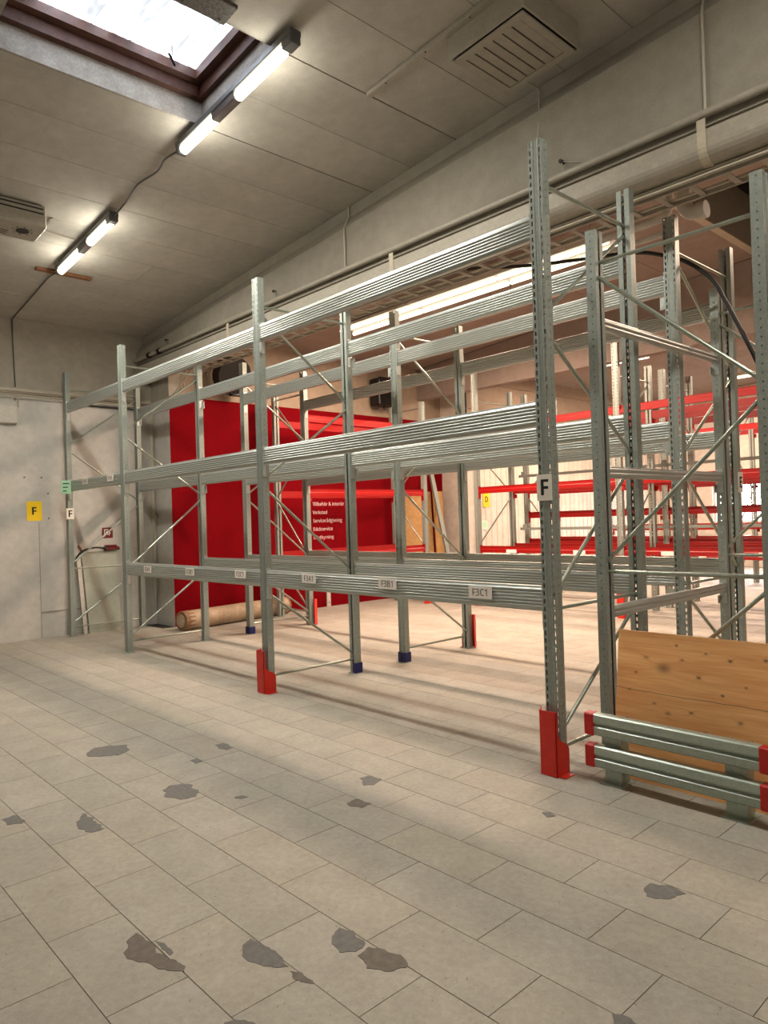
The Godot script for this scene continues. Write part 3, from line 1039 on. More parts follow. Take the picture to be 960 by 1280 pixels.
# ---------------------------------------------------------------- racks with red beams
func build_back_racks() -> void:
	var specs := [
		["pallet_rack", "red-beamed rack on grey uprights, first row behind the galvanised racks", Vector3(3.95, 0, -6.29), 0.0, [0.0, 2.83, 5.66, 8.49], 4.25, [1.03, 2.10, 3.20]],
		["pallet_rack", "red-beamed rack standing back to back behind the first red row", Vector3(3.95 + 8.49, 0, -8.9), PI, [0.0, 2.83, 5.66, 8.49], 4.0, [1.10, 1.62, 2.10, 3.20]],
		["pallet_rack", "farthest red-beamed rack row, in front of the bright window", Vector3(3.60, 0, -11.6), 0.0, [0.0, 2.83, 5.66, 8.49], 4.0, [0.62, 1.25, 2.2, 3.3]],
		["pallet_rack", "red-beamed rack running along the red wall with white lettering", Vector3(2.90, 0, -3.25), PI / 2, [0.0, 2.80], 3.85, [1.06, 2.11, 3.34], 0.90]]
	for s in specs:
		var t := thing(s[0], s[1], "pallet rack", s[2], s[3])
		var xs: Array = s[4]
		var wall: bool = absf(s[3] - PI / 2) < 0.01
		var dep: float = 0.90 if wall else 1.10
		for i in xs.size():
			frame(t, xs[i], s[5], dep, false, M.galv, M.brace, minf(s[5], 4.0))
		for b in xs.size() - 1:
			for y in s[6]:
				beam(t, xs[b], xs[b + 1], y, dep, 0, "red")
				beam(t, xs[b], xs[b + 1], y, dep, 1, "red")
		if not wall and s[3] == 0.0:
			for b in xs.size() - 1:
				put(t, "location_label", cbox(Vector3(0.22, 0.06, 0.003), 0.001), M.paper, Vector3(xs[b] + 0.75, s[6][0] - 0.03, -0.003))
				put(t, "location_label", cbox(Vector3(0.22, 0.06, 0.003), 0.001), M.paper, Vector3(xs[b] + 2.1, s[6][0] - 0.03, -0.003))
	# grey tie rails on the back of the first red row
	for y in [1.36, 2.38]:
		var r := thing("tie_rail", "%s grey tie rail along the back of the first red rack row" % ("lower" if y < 2 else "upper"), "rail", Vector3(3.95, y, -7.60), 0.0, "tie rails")
		put(r, "rail", cbox(Vector3(8.4, 0.05, 0.03), 0.004), M.galv, Vector3(4.2, 0, 0))
		for k in 3:
			put(r, "clip", cbox(Vector3(0.09, 0.11, 0.02), 0.004), M.galv, Vector3(0.12 + k * 2.83, 0.03, 0.027))

func build_guards() -> void:
	column_guard("red steel column guard at the foot of the near F upright beside the barrier", Vector3(F4X, 0, 0), 0.0)
	column_guard("red steel column guard at the foot of the third upright along the aisle", Vector3(F3X, 0, 0), 0.0)
	var ez := -(2.0 * DEPTH + GAP)
	column_guard("red guard on the far side of the rear rack, behind the F3C1 label", Vector3(F3X, 0, ez), PI)
	column_guard("red guard on the far side of the rear rack, near the paper roll", Vector3(F2X, 0, ez), PI)
	column_guard("red guard on the far side of the rear rack below the E sign", Vector3(F4X, 0, ez), PI)
	column_guard("red guard at the left end of the first red rack row", Vector3(3.95, 0, -6.29), 0.0)
	column_guard("red guard at the second upright of the first red rack row", Vector3(6.78, 0, -6.29), 0.0)
	column_guard("red guard at the far end of the rack along the red wall", Vector3(2.90, 0, -6.05), PI / 2)

# ---------------------------------------------------------------- barrier and plywood
func build_barrier() -> void:
	var t := thing("rack_barrier", "galvanised double rail barrier with red end caps before the plywood", "barrier", Vector3(9.975, 0, -0.02))
	for y in [0.10, 0.29]:
		var st := new_st()
		var pr := PackedVector2Array()
		for q in [[-0.055, 0.0], [-0.012, 0.0], [-0.003, 0.008], [0.0, 0.050], [-0.012, 0.060], [-0.016, 0.066], [-0.004, 0.072], [0.0, 0.080], [-0.002, 0.122], [-0.012, 0.13], [-0.055, 0.13], [-0.055, 0.125], [-0.018, 0.125], [-0.010, 0.12], [-0.009, 0.08], [-0.022, 0.066], [-0.009, 0.05], [-0.011, 0.012], [-0.018, 0.005], [-0.055, 0.005]]:
			pr.append(Vector2(q[0], q[1]))
		run_x(st, pr, 0.06, 1.005)
		var r := put(t, "rail", done(st), M.rail, Vector3(0, y, 0))
		for x in [0.0, 1.0]:
			put(r, "end_cap", cbox(Vector3(0.066, 0.136, 0.066), 0.008), M.red_cap, Vector3(0.033 + x, 0.065, -0.028))
	for x in [0.155, 0.865]:
		var st := new_st()
		bx(st, Vector3(-0.055, 0.008, -0.062), Vector3(0.055, 0.40, -0.056))
		bx(st, Vector3(-0.055, 0.008, -0.15), Vector3(-0.049, 0.40, -0.062))
		bx(st, Vector3(0.049, 0.008, -0.15), Vector3(0.055, 0.40, -0.062))
		var p := put(t, "post", done(st), M.rail, Vector3(x, 0, 0))
		put(p, "foot_plate", cbox(Vector3(0.15, 0.008, 0.16), 0.002), M.rail, Vector3(0, 0.004, -0.10))
		put(p, "bolt", tube([Vector3(0.05, 0.008, -0.04), Vector3(0.05, 0.02, -0.04)], 0.008), M.brace)
	# the sheet leaning behind it
	var ply := thing("plywood_sheet", "knotty reddish-brown plywood sheet leaning behind the rail barrier", "plywood sheet", Vector3(10.035, 0.0, -0.235))
	var s2 := new_st()
	var w := 1.25
	var h := 0.885
	var lean := 0.13
	var th := 0.018
	quad(s2, Vector3(0, 0, 0), Vector3(w, 0, 0), Vector3(w, h, -lean), Vector3(0, h, -lean), Vector3(0, 0, 1))
	quad(s2, Vector3(0, 0, -th), Vector3(w, 0, -th), Vector3(w, h, -lean - th), Vector3(0, h, -lean - th), Vector3(0, 0, -1))
	put(ply, "face_veneer", done(s2), M.plywood)
	s2 = new_st()
	for e in [[Vector3(0, 0, 0), Vector3(0, h, -lean), Vector3(-1, 0, 0)], [Vector3(w, 0, 0), Vector3(w, h, -lean), Vector3(1, 0, 0)], [Vector3(0, 0, 0), Vector3(w, 0, 0), Vector3(0, -1, 0)], [Vector3(0, h, -lean), Vector3(w, h, -lean), Vector3(0, 1, 0)]]:
		var back := Vector3(0, 0, -th)
		quad(s2, e[0], e[1], e[1] + back, e[0] + back, e[2])
	put(ply, "edge", done(s2), M.osb)

# ---------------------------------------------------------------- things by the left wall
func build_left_corner() -> void:
	var face := Basis(Vector3.UP, PI / 2)  # front towards +x
	var ys := thing("aisle_sign", "yellow wall sign with a black letter F on the left wall", "sign", Vector3(0.953, 1.915, 0.39), PI / 2)
	put(ys, "plate", cbox(Vector3(0.215, 0.29, 0.004), 0.001), M.yellow)
	put(ys, "lettering", words("F", 0.115, "Droid Sans", true), M.ink, Vector3(-0.005, 0.0, 0.0022))
	var fs := thing("fire_hose_sign", "small dark red fire hose sign on the wall above the leaning board", "sign", Vector3(0.953, 1.55, -0.70), PI / 2)
	put(fs, "plate", cbox(Vector3(0.17, 0.17, 0.004), 0.001), M.fire_red)
	var pic := new_st()
	bx(pic, Vector3(-0.055, -0.06, 0.002), Vector3(-0.04, 0.06, 0.003))
	bx(pic, Vector3(-0.04, 0.045, 0.002), Vector3(0.012, 0.06, 0.003))
	bx(pic, Vector3(-0.022, -0.03, 0.002), Vector3(0.012, 0.03, 0.003))
	bx(pic, Vector3(0.02, -0.045, 0.002), Vector3(0.030, 0.03, 0.003))
	bx(pic, Vector3(0.03, -0.012, 0.002), Vector3(0.05, 0.004, 0.003))
	put(fs, "pictogram", done(pic), M.plate)
	# leaning board
	var lb := thing("leaning_board", "pale grey-green board leaning against the left wall behind the rack end", "board", Vector3(1.15, 0, -0.56), PI / 2)
	var st := new_st()
	hexa(st, [Vector3(-0.25, 0, -0.022), Vector3(0.25, 0, -0.022), Vector3(0.27, 1.255, -0.19), Vector3(-0.29, 1.255, -0.19),
		Vector3(-0.25, 0, 0), Vector3(0.25, 0, 0), Vector3(0.27, 1.26, -0.168), Vector3(-0.29, 1.26, -0.168)])
	put(lb, "panel", done(st), M.board_grey)
	st = new_st()
	hexa(st, [Vector3(-0.33, 0, -0.05), Vector3(-0.27, 0, -0.05), Vector3(-0.31, 1.22, -0.185), Vector3(-0.37, 1.22, -0.185),
		Vector3(-0.33, 0, -0.02), Vector3(-0.27, 0, -0.02), Vector3(-0.31, 1.22, -0.16), Vector3(-0.37, 1.22, -0.16)])
	put(lb, "edge_strip", done(st), M.white_paint)
	# hose and its holder
	var hh := thing("hose_holder", "dark red hose holder on the wall above the leaning board", "hose holder", Vector3(0.952, 1.32, -0.74))
	put(hh, "tray", cbox(Vector3(0.10, 0.035, 0.22), 0.006), M.fire_red, Vector3(0.05, -0.02, 0), Basis(Vector3.RIGHT, 0.1))
	put(hh, "lid", cbox(Vector3(0.09, 0.03, 0.17), 0.006), M.fire_red, Vector3(0.045, 0.022, 0.01))
	var hose := thing("black_hose", "black hose curving from the red holder down behind the end upright", "hose", Vector3.ZERO)
	put(hose, "hose", tube(smooth_path([Vector3(1.02, 1.29, -0.86), Vector3(1.04, 1.31, -0.62), Vector3(1.06, 1.325, -0.44), Vector3(1.07, 1.28, -0.26), Vector3(1.06, 1.16, -0.16), Vector3(1.05, 0.98, -0.13), Vector3(1.04, 0.6, -0.12), Vector3(1.02, 0.02, -0.12)], 0.04), 0.014, 8), M.rubber)
	var pg := thing("wooden_peg", "small wooden peg on the left wall beside the black hose", "peg", Vector3(0.952, 1.30, -0.27))
	put(pg, "peg", cbox(Vector3(0.03, 0.16, 0.03), 0.004), M.lath, Vector3(0.015, 0, 0), Basis(Vector3.RIGHT, 0.5))
	# conduit bundle on the wall at tray height
	var tr := thing("wall_conduits", "pale conduits and cables along the left wall at tray height", "conduit", Vector3(0.95, 3.66, 0))
	var k := 0
	for r in [[0.03, 0.02, 0.018], [0.025, -0.025, 0.012], [0.035, 0.065, 0.012], [0.075, 0.03, 0.014], [0.06, -0.05, 0.010]]:
		put(tr, "conduit", tube([Vector3(r[0], r[1], 4.5), Vector3(r[0], r[1] + 0.01 * (k % 2), 1.0), Vector3(r[0], r[1], -1.46)], r[2]), M.conduit)
		k += 1
	for z in [0.62, -0.5]:
		put(tr, "bracket", cbox(Vector3(0.10, 0.02, 0.03), 0.003), M.conduit, Vector3(0.05, -0.075, z))
	put(tr, "strip", box_mesh(Vector3(0.0, -0.10, -1.3), Vector3(0.05, -0.085, -0.12)), M.dark)
	var jb := thing("junction_box", "small pale box high on the left wall at the picture's edge", "box", Vector3(0.952, 3.34, 0.74))
	put(jb, "body", cbox(Vector3(0.08, 0.26, 0.26), 0.01), M.white_paint, Vector3(0.04, 0, 0))
	put(jb, "cable", tube([Vector3(0.03, 0.12, -0.16), Vector3(0.03, 0.30, -0.16)], 0.008), M.conduit)
	# marks left by removed fittings
	for m in [[2.42, 0.52], [2.42, 0.28], [2.18, 0.19], [1.80, 0.19]]:
		var s := thing("wall_screw", "%s left in the left wall %s" % [["screw", "plug", "hook screw", "nail"][0 if m[1] > 0.5 else (1 if m[1] > 0.25 else (2 if m[0] > 2.0 else 3))], "above the yellow sign" if m[0] > 2.3 and m[1] > 0.5 else ("above and right of the yellow sign" if m[0] > 2.3 else ("at the upper right of the yellow sign" if m[0] > 2.0 else "at the lower right of the yellow sign"))], "screw", Vector3(0.95, m[0], m[1]))
		put(s, "head", tube([Vector3.ZERO, Vector3(0.025, 0, 0)], 0.010), M.gear)
	# vertical pipes at the wall return
	var vp := thing("riser_pipes", "pair of thin cream riser pipes at the white wall return", "pipe", Vector3(1.02, 0, -1.44))
	put(vp, "pipe", tube([Vector3(0.0, 0.3, 0), Vector3(0.0, 3.6, 0)], 0.016), M.cream)
	put(vp, "pipe", tube([Vector3(0.06, 0.55, 0), Vector3(0.06, 3.6, 0)], 0.011), M.cream)
	put(vp, "clamp", cbox(Vector3(0.13, 0.03, 0.05), 0.004), M.cream, Vector3(0.03, 1.78, -0.02))
	# roll on the floor
	var a := Vector3(2.10, 0.152, -1.42)
	var b := Vector3(1.77, 0.152, -3.50)
	var rl := thing("paper_roll", "long roll wrapped in brown kraft paper lying before the red wall", "roll", Vector3.ZERO)
	var pts := []
	for i in 15:
		var f := i / 14.0
		pts.append(a.lerp(b, f) + Vector3(0.003 * sin(i * 2.1), 0.0, 0.0))
	put(rl, "wrapping", tube(pts, 0.150, 20), M.kraft)
	var dir := (a - b).normalized()
	put(rl, "end_fold", tube([a + dir * -0.10, a + dir * 0.0, a + dir * 0.05, a + dir * 0.07], 0.152, 14), M.kraft_end)
	put(rl, "core", tube([a + dir * 0.06, a + dir * 0.085], 0.10, 14), M.kraft)
	put(rl, "end_fold", tube([b, b - dir * 0.04], 0.152, 14), M.kraft_end)
	var wp := thing("white_post", "short white bracket standing at the foot of the red wall", "bracket", Vector3(1.615, 0, -4.62))
	put(wp, "upright_strip", cbox(Vector3(0.03, 0.30, 0.09), 0.004), M.white_paint, Vector3(0.015, 0.15, 0))
	put(wp, "screw", tube([Vector3(0.03, 0.08, 0), Vector3(0.036, 0.08, 0)], 0.012), M.gear)
	# lettering painted on the red wall
	var tx := thing("wall_lettering", "five lines of white Swedish lettering on the red wall", "lettering", Vector3(1.601, 0, -4.33), PI / 2)
	var y := 1.955
	for w in ["Tillbehör & interiör", "Verkstad", "Servicerådgivning", "Däckservice", "Biluthyrning"]:
		var m := words(w, 0.064)
		var o := put(tx, "text_line", m, M.white_ink, Vector3(0, y, 0))
		o.position.x = m.get_aabb().size.x / 2.0
		y -= 0.158
	# black fans above the red wall
	var fan := thing("round_fan", "large black round fan in a pale collar above the red wall", "fan", Vector3(1.605, 4.15, -2.52), PI / 2)
	put(fan, "collar", tube([Vector3(0, 0, 0.0), Vector3(0, 0, 0.10), Vector3(0, -0.01, 0.14)], 0.345, 8), M.cream)
	put(fan, "housing", tube([Vector3(0, 0, 0.13), Vector3(0, -0.02, 0.30), Vector3(0, -0.04, 0.36)], 0.31, 20), M.black)
	put(fan, "bracket", cbox(Vector3(0.22, 0.10, 0.10), 0.01), M.black, Vector3(0.10, -0.30, 0.2))
	var heater := thing("fan_heater", "square black fan heater hung high on the end of the red wall", "fan heater", Vector3(1.605, 4.19, -6.06), PI / 2)
	put(heater, "casing", cbox(Vector3(0.52, 0.54, 0.30), 0.02), M.black, Vector3(0, 0, 0.2))
	put(heater, "front_frame", cbox(Vector3(0.54, 0.06, 0.03), 0.005), M.dark, Vector3(0, 0.25, 0.36))
	for x in [-0.2, 0.02, 0.2]:
		put(heater, "bracket", cbox(Vector3(0.05, 0.09, 0.05), 0.008), M.black, Vector3(x, -0.30, 0.2))
	for q in [[-6.47, 0.02, 0], [-6.55, 0.014, 1]]:
		var cd := thing("vertical_conduit", "%s vertical conduit beside the square black fan heater" % ["thick", "thin"][q[2]], "conduit", Vector3(1.64, 3.55, q[0]))
		put(cd, "pipe", tube([Vector3.ZERO, Vector3(0, 1.2, 0)], q[1]), M.conduit)

# ---------------------------------------------------------------- ceiling
func tube_lamp(label: String, x0: float, x1: float, z: float, drop: float, cool: bool, energy: float, segs: Array, group: String) -> void:
	var xm := (x0 + x1) / 2.0
	var t := thing("ceiling_lamp", label, "ceiling lamp", Vector3(xm, ry(xm) - drop, z), 0.0, group)
	t.rotation = Vector3(0, 0, atan(SLOPE))
	var l := x1 - x0
	put(t, "housing", cbox(Vector3(l, 0.05, 0.10), 0.006), M.gear, Vector3(0, 0.055, 0))
	put(t, "end_cap", cbox(Vector3(0.13, 0.10, 0.095), 0.012), M.gear, Vector3(l / 2 - 0.065, 0.02, 0))
	put(t, "end_cap", cbox(Vector3(0.06, 0.10, 0.095), 0.012), M.gear, Vector3(-l / 2 + 0.03, 0.02, 0))
	for k in 2:
		put(t, "hanger", box_mesh(Vector3(-0.02, 0.08, -0.012), Vector3(0.02, drop - 0.002, 0.012)), M.gear, Vector3((-0.35 if k == 0 else 0.35) * l, 0, 0))
	for s in segs:
		var a: float = s[0] - xm
		var b: float = s[1] - xm
		put(t, "tube", tube([Vector3(a, 0, 0), Vector3(a + 0.01, 0, 0), Vector3(b - 0.01, 0, 0), Vector3(b, 0, 0)], 0.041, 12), M.cool_tube if cool else M.warm_tube)
		area_light(t, Vector2(b - a, 0.08), energy, COOL_WHITE if cool else WARM_WHITE, Vector3((a + b) / 2, -0.045, 0))
		var o := OmniLight3D.new()
		o.name = "light"
		o.light_energy = OMNI
		o.light_color = COOL_WHITE
		o.light_size = 0.05
		o.omni_range = 30.0
		o.omni_attenuation = 2.0
		o.shadow_enabled = true
		o.position = Vector3((a + b) / 2, -0.17, 0)
		t.add_child(o, true)
	if segs.size() > 1:
		var g0: float = segs[0][1] - xm
		var g1: float = segs[1][0] - xm
		put(t, "control_gear", cbox(Vector3(g1 - g0 - 0.02, 0.07, 0.08), 0.01), M.gear_brown if cool else M.gear, Vector3((g0 + g1) / 2, 0.005, 0))

func build_ceiling_things() -> void:
	var row := "tube lamps in line along the near ceiling"
	tube_lamp("tube lamp under the near corner of the skylight, two lit tubes", 6.46, 8.26, 0.715, 0.12, true, COOL, [[6.53, 7.08], [7.465, 8.10]], row)
	tube_lamp("smaller-looking far tube lamp beside the brown lath on the ceiling", 3.25, 4.96, 0.715, 0.12, true, COOL, [[3.31, 3.97], [4.27, 4.88]], row)
	tube_lamp("tube lamp of the same line above the camera, out of the picture", 11.30, 13.0, 0.715, 0.12, true, COOL, [[11.37, 11.97], [12.27, 12.9]], row)
	# cables of the lamp line
	var c1 := thing("lamp_cable", "dark cable on the ceiling between the two tube lamps", "cable")
	var pts := []
	for q in [[4.96, 0.0, 0.10], [5.2, -0.015, 0.05], [5.6, 0.02, 0.04], [5.95, -0.02, 0.05], [6.2, 0.02, 0.06], [6.47, 0.0, 0.09]]:
		pts.append(Vector3(q[0], ry(q[0]) - q[2], 0.715 + q[1]))
	put(c1, "cable", tube(smooth_path(pts), 0.009, 6), M.gear)
	var c2 := thing("lamp_cable", "dark cable from the far tube lamp down the left wall", "cable")
	pts = []
	for q in [[3.25, 0.10, 0.715], [3.0, 0.055, 0.705], [2.75, 0.03, 0.70], [2.0, 0.025, 0.67], [1.05, 0.025, 0.64]]:
		pts.append(Vector3(q[0], ry(q[0]) - q[1], q[2]))
	pts.append(Vector3(0.965, 4.70, 0.635))
	pts.append(Vector3(0.962, 4.2, 0.625))
	pts.append(Vector3(0.962, 3.76, 0.61))
	put(c2, "cable", tube(smooth_path(pts), 0.009, 6), M.gear)
	# lath
	var la := thing("wooden_lath", "short brown wooden lath on the ceiling beside the far lamp", "lath", Vector3(3.0, ry(3.0) - 0.021, 0.575))
	put(la, "lath", cbox(Vector3(0.07, 0.035, 0.68), 0.004), M.lath, Vector3.ZERO, Basis(Vector3(0, 0, 1), atan(SLOPE)))
	# heater box at the left edge
	var hb := thing("ceiling_heater", "pale slotted heater box on the ceiling at the left edge", "heater", Vector3(4.42, ry(4.42) - 0.13, 1.62))
	hb.rotation.z = atan(SLOPE)
	put(hb, "casing", cbox(Vector3(0.40, 0.24, 0.66), 0.015), M.beige_metal, Vector3(0, 0, 0))
	for k in 3:
		put(hb, "slot", box_mesh(Vector3(-0.14 + k * 0.045, -0.1215, -0.02), Vector3(-0.125 + k * 0.045, -0.1195, 0.26)), M.dark)
	for k in 2:
		put(hb, "slot", box_mesh(Vector3(-0.203, 0.02 + k * 0.05, -0.30), Vector3(-0.199, 0.035 + k * 0.05, 0.30)), M.dark)
		put(hb, "slot", box_mesh(Vector3(0.199, 0.02 + k * 0.05, -0.30), Vector3(0.203, 0.035 + k * 0.05, 0.30)), M.dark)
	put(hb, "fan_opening", tube([Vector3(0.02, -0.1195, -0.14), Vector3(0.02, -0.123, -0.14)], 0.065, 16), M.dark)
	for k in 8:
		put(hb, "rivet", tube([Vector3(0.02 + cos(k * TAU / 8) * 0.09, -0.119, -0.14 + sin(k * TAU / 8) * 0.09), Vector3(0.02 + cos(k * TAU / 8) * 0.09, -0.124, -0.14 + sin(k * TAU / 8) * 0.09)], 0.010, 6), M.gear)
	var hc := thing("heater_cable", "thin pale cable from the ceiling heater towards the far lamp", "cable")
	put(hc, "cable", tube([Vector3(4.3, ry(4.3) - 0.03, 1.29), Vector3(4.4, ry(4.4) - 0.012, 1.16), Vector3(4.05, ry(4.05) - 0.012, 1.15), Vector3(4.0, ry(4.0) - 0.012, 0.80)], 0.008, 6), M.conduit)
	# cable duct and vent
	var cd := thing("cable_duct", "pale square cable duct on the ceiling beside the louvred vent", "cable duct", Vector3(9.2, ry(9.2) - 0.02, -0.235))
	put(cd, "duct", cbox(Vector3(2.45, 0.036, 0.055), 0.003), M.beige_metal, Vector3.ZERO, Basis(Vector3(0, 0, 1), atan(SLOPE)))
	for k in 5:
		put(cd, "screw", tube([Vector3(-1.0 + k * 0.45, -0.015 + (-1.0 + k * 0.45) * SLOPE, 0.01), Vector3(-1.0 + k * 0.45, -0.022 + (-1.0 + k * 0.45) * SLOPE, 0.01)], 0.007, 6), M.dark)
	var v := thing("ceiling_vent", "square pale louvred vent box hanging under the ceiling at top", "vent", Vector3(9.19, ry(9.19), -0.615))
	v.rotation.z = atan(SLOPE)
	var st := new_st()
	for q in [[-0.34, -0.325, -0.355, 0.355], [0.325, 0.34, -0.355, 0.355], [-0.325, 0.325, -0.355, -0.34], [-0.325, 0.325, 0.34, 0.355]]:
		bx(st, Vector3(q[0], -0.205, q[2]), Vector3(q[1], -0.002, q[3]))
	put(v, "box", done(st), M.beige_metal)
	st = new_st()
	for q in [[-0.31, -0.255, -0.325, 0.325], [0.255, 0.31, -0.325, 0.325], [-0.255, 0.255, -0.325, -0.27], [-0.255, 0.255, 0.27, 0.325]]:
		bx(st, Vector3(q[0], -0.222, q[2]), Vector3(q[1], -0.206, q[3]))
	put(v, "grille_frame", done(st), M.beige_metal)
	for k in 6:
		put(v, "slat", cbox(Vector3(0.072, 0.008, 0.54), 0.002), M.beige_metal, Vector3(-0.2125 + k * 0.085, -0.212, 0), Basis(Vector3(0, 0, 1), 0.06))
	put(v, "throat", box_mesh(Vector3(-0.324, -0.19, -0.339), Vector3(0.324, -0.184, 0.339)), M.dark)
	var vc := thing("vent_cable", "thin cable from the louvred vent down the bulkhead behind the tall upright", "cable")
	put(vc, "cable", tube(smooth_path([Vector3(8.87, ry(8.87) - 0.20, -0.40), Vector3(8.85, ry(8.85) - 0.10, -0.75), Vector3(8.86, ry(8.86) - 0.02, -1.05), Vector3(8.90, ry(8.9) - 0.02, -1.34), Vector3(8.95, ry(8.95) - 0.2, -1.285), Vector3(8.95, 4.7, -1.25), Vector3(8.95, 4.42, -1.25)]), 0.007, 6), M.conduit)
	# rusty plate by the skylight
	var pl := thing("mounting_plate", "perforated rust-spotted metal plate beside the skylight at top", "plate", Vector3(8.07, ry(8.07) - 0.03, 1.42))
	pl.rotation.z = atan(SLOPE)
	put(pl, "plate", cbox(Vector3(0.20, 0.03, 0.56), 0.004), M.rusty)
	for k in 4:
		put(pl, "hole", tube([Vector3(-0.06 + 0.12 * (k % 2), -0.014, -0.22 + 0.14 * k), Vector3(-0.06 + 0.12 * (k % 2), -0.0165, -0.22 + 0.14 * k)], 0.012, 8), M.dark)
	# skylight opener
	var op := thing("skylight_pull", "black pull handle hanging on a cord under the skylight", "handle", Vector3(7.42, ry(7.42), 1.26))
	put(op, "cord", tube([Vector3(0, 0.30, 0.0), Vector3(0, -0.02, 0)], 0.003, 5), M.gear)
	put(op, "handle", tube([Vector3(0.015, 0.0, 0.035), Vector3(-0.015, -0.055, -0.03)], 0.010, 8), M.black)

# ---------------------------------------------------------------- bulkhead fittings
func build_bulkhead_things() -> void:
	var p := thing("bulkhead_pipe", "pale pipe running along the lower edge of the bulkhead", "pipe", Vector3(0, 4.365, -1.215))
	put(p, "pipe", tube([Vector3(1.0, 0, 0), Vector3(8.0, 0, 0), Vector3(15.9, 0, 0)], 0.030, 12), M.beige_metal)
	for x in [1.5, 1.86]:
		put(p, "collar", tube([Vector3(x, 0, 0), Vector3(x + 0.07, 0, 0)], 0.044, 12), M.dark)
	# box duct with rounded edge
	var d := thing("box_duct", "long pale duct with rounded edge hung under the bulkhead", "duct", Vector3(0, 0, 0))
	var st := new_st()
	var pr := PackedVector2Array()
	pr.append(Vector2(-1.50, 4.245))
	pr.append(Vector2(-1.19, 4.245))
	for k in 7:
		var a := k / 6.0 * PI / 2
		pr.append(Vector2(-1.30 + 0.11 * cos(a), 4.15 - 0.11 * sin(a)))
	pr.append(Vector2(-1.50, 4.04))
	run_x(st, pr, 1.0, 15.9)
	put(d, "duct_body", done(st), M.beige_metal)
	for x in [4.0, 7.2, 10.32, 13.4]:
		st = new_st()
		var q := []
		for i in pr.size() - 1:
			if i >= 1:
				q.append(pr[i])
		q.append(Vector2(-1.45, 4.04))
		var prev: Vector2 = Vector2(-1.19, 4.32)
		for e in q:
			var a: Vector2 = prev
			var b: Vector2 = e
			var n := Vector2(-(b.y - a.y), b.x - a.x).normalized() * 0.006
			if n.dot(Vector2(0.2, -0.2)) < 0:
				n = -n
			hexa(st, [Vector3(x - 0.03, a.y, a.x), Vector3(x + 0.03, a.y, a.x), Vector3(x + 0.03, b.y, b.x), Vector3(x - 0.03, b.y, b.x),
				Vector3(x - 0.03, a.y + n.y, a.x + n.x), Vector3(x + 0.03, a.y + n.y, a.x + n.x), Vector3(x + 0.03, b.y + n.y, b.x + n.x), Vector3(x - 0.03, b.y + n.y, b.x + n.x)])
			prev = e
		put(d, "strap", done(st), M.cream)
	# cable ladder
	var l := thing("cable_ladder", "pale cable ladder carrying cables under the duct", "cable ladder", Vector3(0, 3.97, 0))
	for z in [-1.37, -1.615]:
		put(l, "side_rail", cbox(Vector3(13.4, 0.05, 0.02), 0.003), M.beige_metal, Vector3(9.2, 0.025, z))
	for k in 53:
		put(l, "rung", cbox(Vector3(0.045, 0.014, 0.225), 0.003), M.beige_metal, Vector3(2.65 + k * 0.25, 0.012, -1.4925))
	for k in 4:
		put(l, "hanger", box_mesh(Vector3(-0.006, 0.05, -1.46), Vector3(0.006, 0.069, -1.44)), M.gear, Vector3(3.4 + k * 3.2, 0, 0))
	var cb := thing("cable_bundle", "bundle of pale cables along the cable ladder, dropping to the wall return", "cables")
	var i := 0
	for q in [[-1.335, 0.056, 0.011], [-1.348, 0.030, 0.010], [-1.42, 0.034, 0.013], [-1.58, 0.034, 0.012], [-1.325, 0.028, 0.009]]:
		var pts := [Vector3(15.9, q[1] + 3.97, q[0]), Vector3(9.0, q[1] + 3.97, q[0] + 0.004), Vector3(4.5, q[1] + 3.97, q[0]), Vector3(2.75, q[1] + 3.97, q[0]), Vector3(2.35, 3.93, q[0] - 0.02), Vector3(2.02, 3.80 - 0.01 * i, -1.55 + 0.05 * (i % 3)), Vector3(1.80, 3.70, -1.47 + 0.01 * i), Vector3(1.5, 3.665 + 0.012 * (i % 3), -1.475 + 0.008 * (i % 2)), Vector3(1.05, 3.66 + 0.012 * (i % 3), -1.475)]
		put(cb, "cable", tube(smooth_path(pts, 0.12), q[2], 6), M.conduit)
		i += 1
	# small hooks on the bulkhead
	i = 0
	for x in [2.11, 5.05, 9.18]:
		var h := thing("wall_hook", "small dark-tipped bracket on the bulkhead, %s" % ["farthest of the three", "middle of the three", "nearest, beside the tall upright"][i], "bracket", Vector3(x, 4.49, -1.26), 0.0, "bulkhead brackets")
		put(h, "tip", tube([Vector3(0, 0, 0.0), Vector3(0, 0, 0.05)], 0.016, 8), M.dark)
		put(h, "arm", tube([Vector3(0, 0, 0.03), Vector3(0.20, -0.085, 0.03)], 0.006, 6), M.beige_metal)
		put(h, "arm", tube([Vector3(0, 0, 0.03), Vector3(0.03, -0.10, 0.03)], 0.006, 6), M.beige_metal)
		i += 1
	for q in [[6.40, "far bulkhead conduit with a kink"], [10.32, "near bulkhead conduit above the duct strap"]]:
		var c := thing("drop_conduit", q[1], "conduit")
		var x: float = q[0]
		var r := ry(x)
		put(c, "pipe", tube([Vector3(x - 0.02, r - 0.01, -1.345), Vector3(x - 0.02, r - 0.13, -1.345), Vector3(x + 0.01, r - 0.28, -1.245), Vector3(x + 0.01, 4.41, -1.245)], 0.011, 6), M.conduit)
	# white pipes with elbows
	var pp := thing("white_pipe", "white pipe with an elbow rising into the duct behind the tall uprights", "pipe")
	var el := [Vector3(8.95, 4.06, -1.98), Vector3(9.55, 4.07, -1.98)]
	for k in 6:
		var a := k / 5.0 * PI / 2
		el.append(Vector3(9.62 + 0.09 * sin(a), 4.16 - 0.09 * cos(a), -1.98))
	el.append(Vector3(9.71, 5.2, -1.98))
	put(pp, "pipe", tube(el, 0.036, 12), M.white_paint)
	var p2 := thing("white_pipe", "straight white pipe below the elbowed one", "pipe")
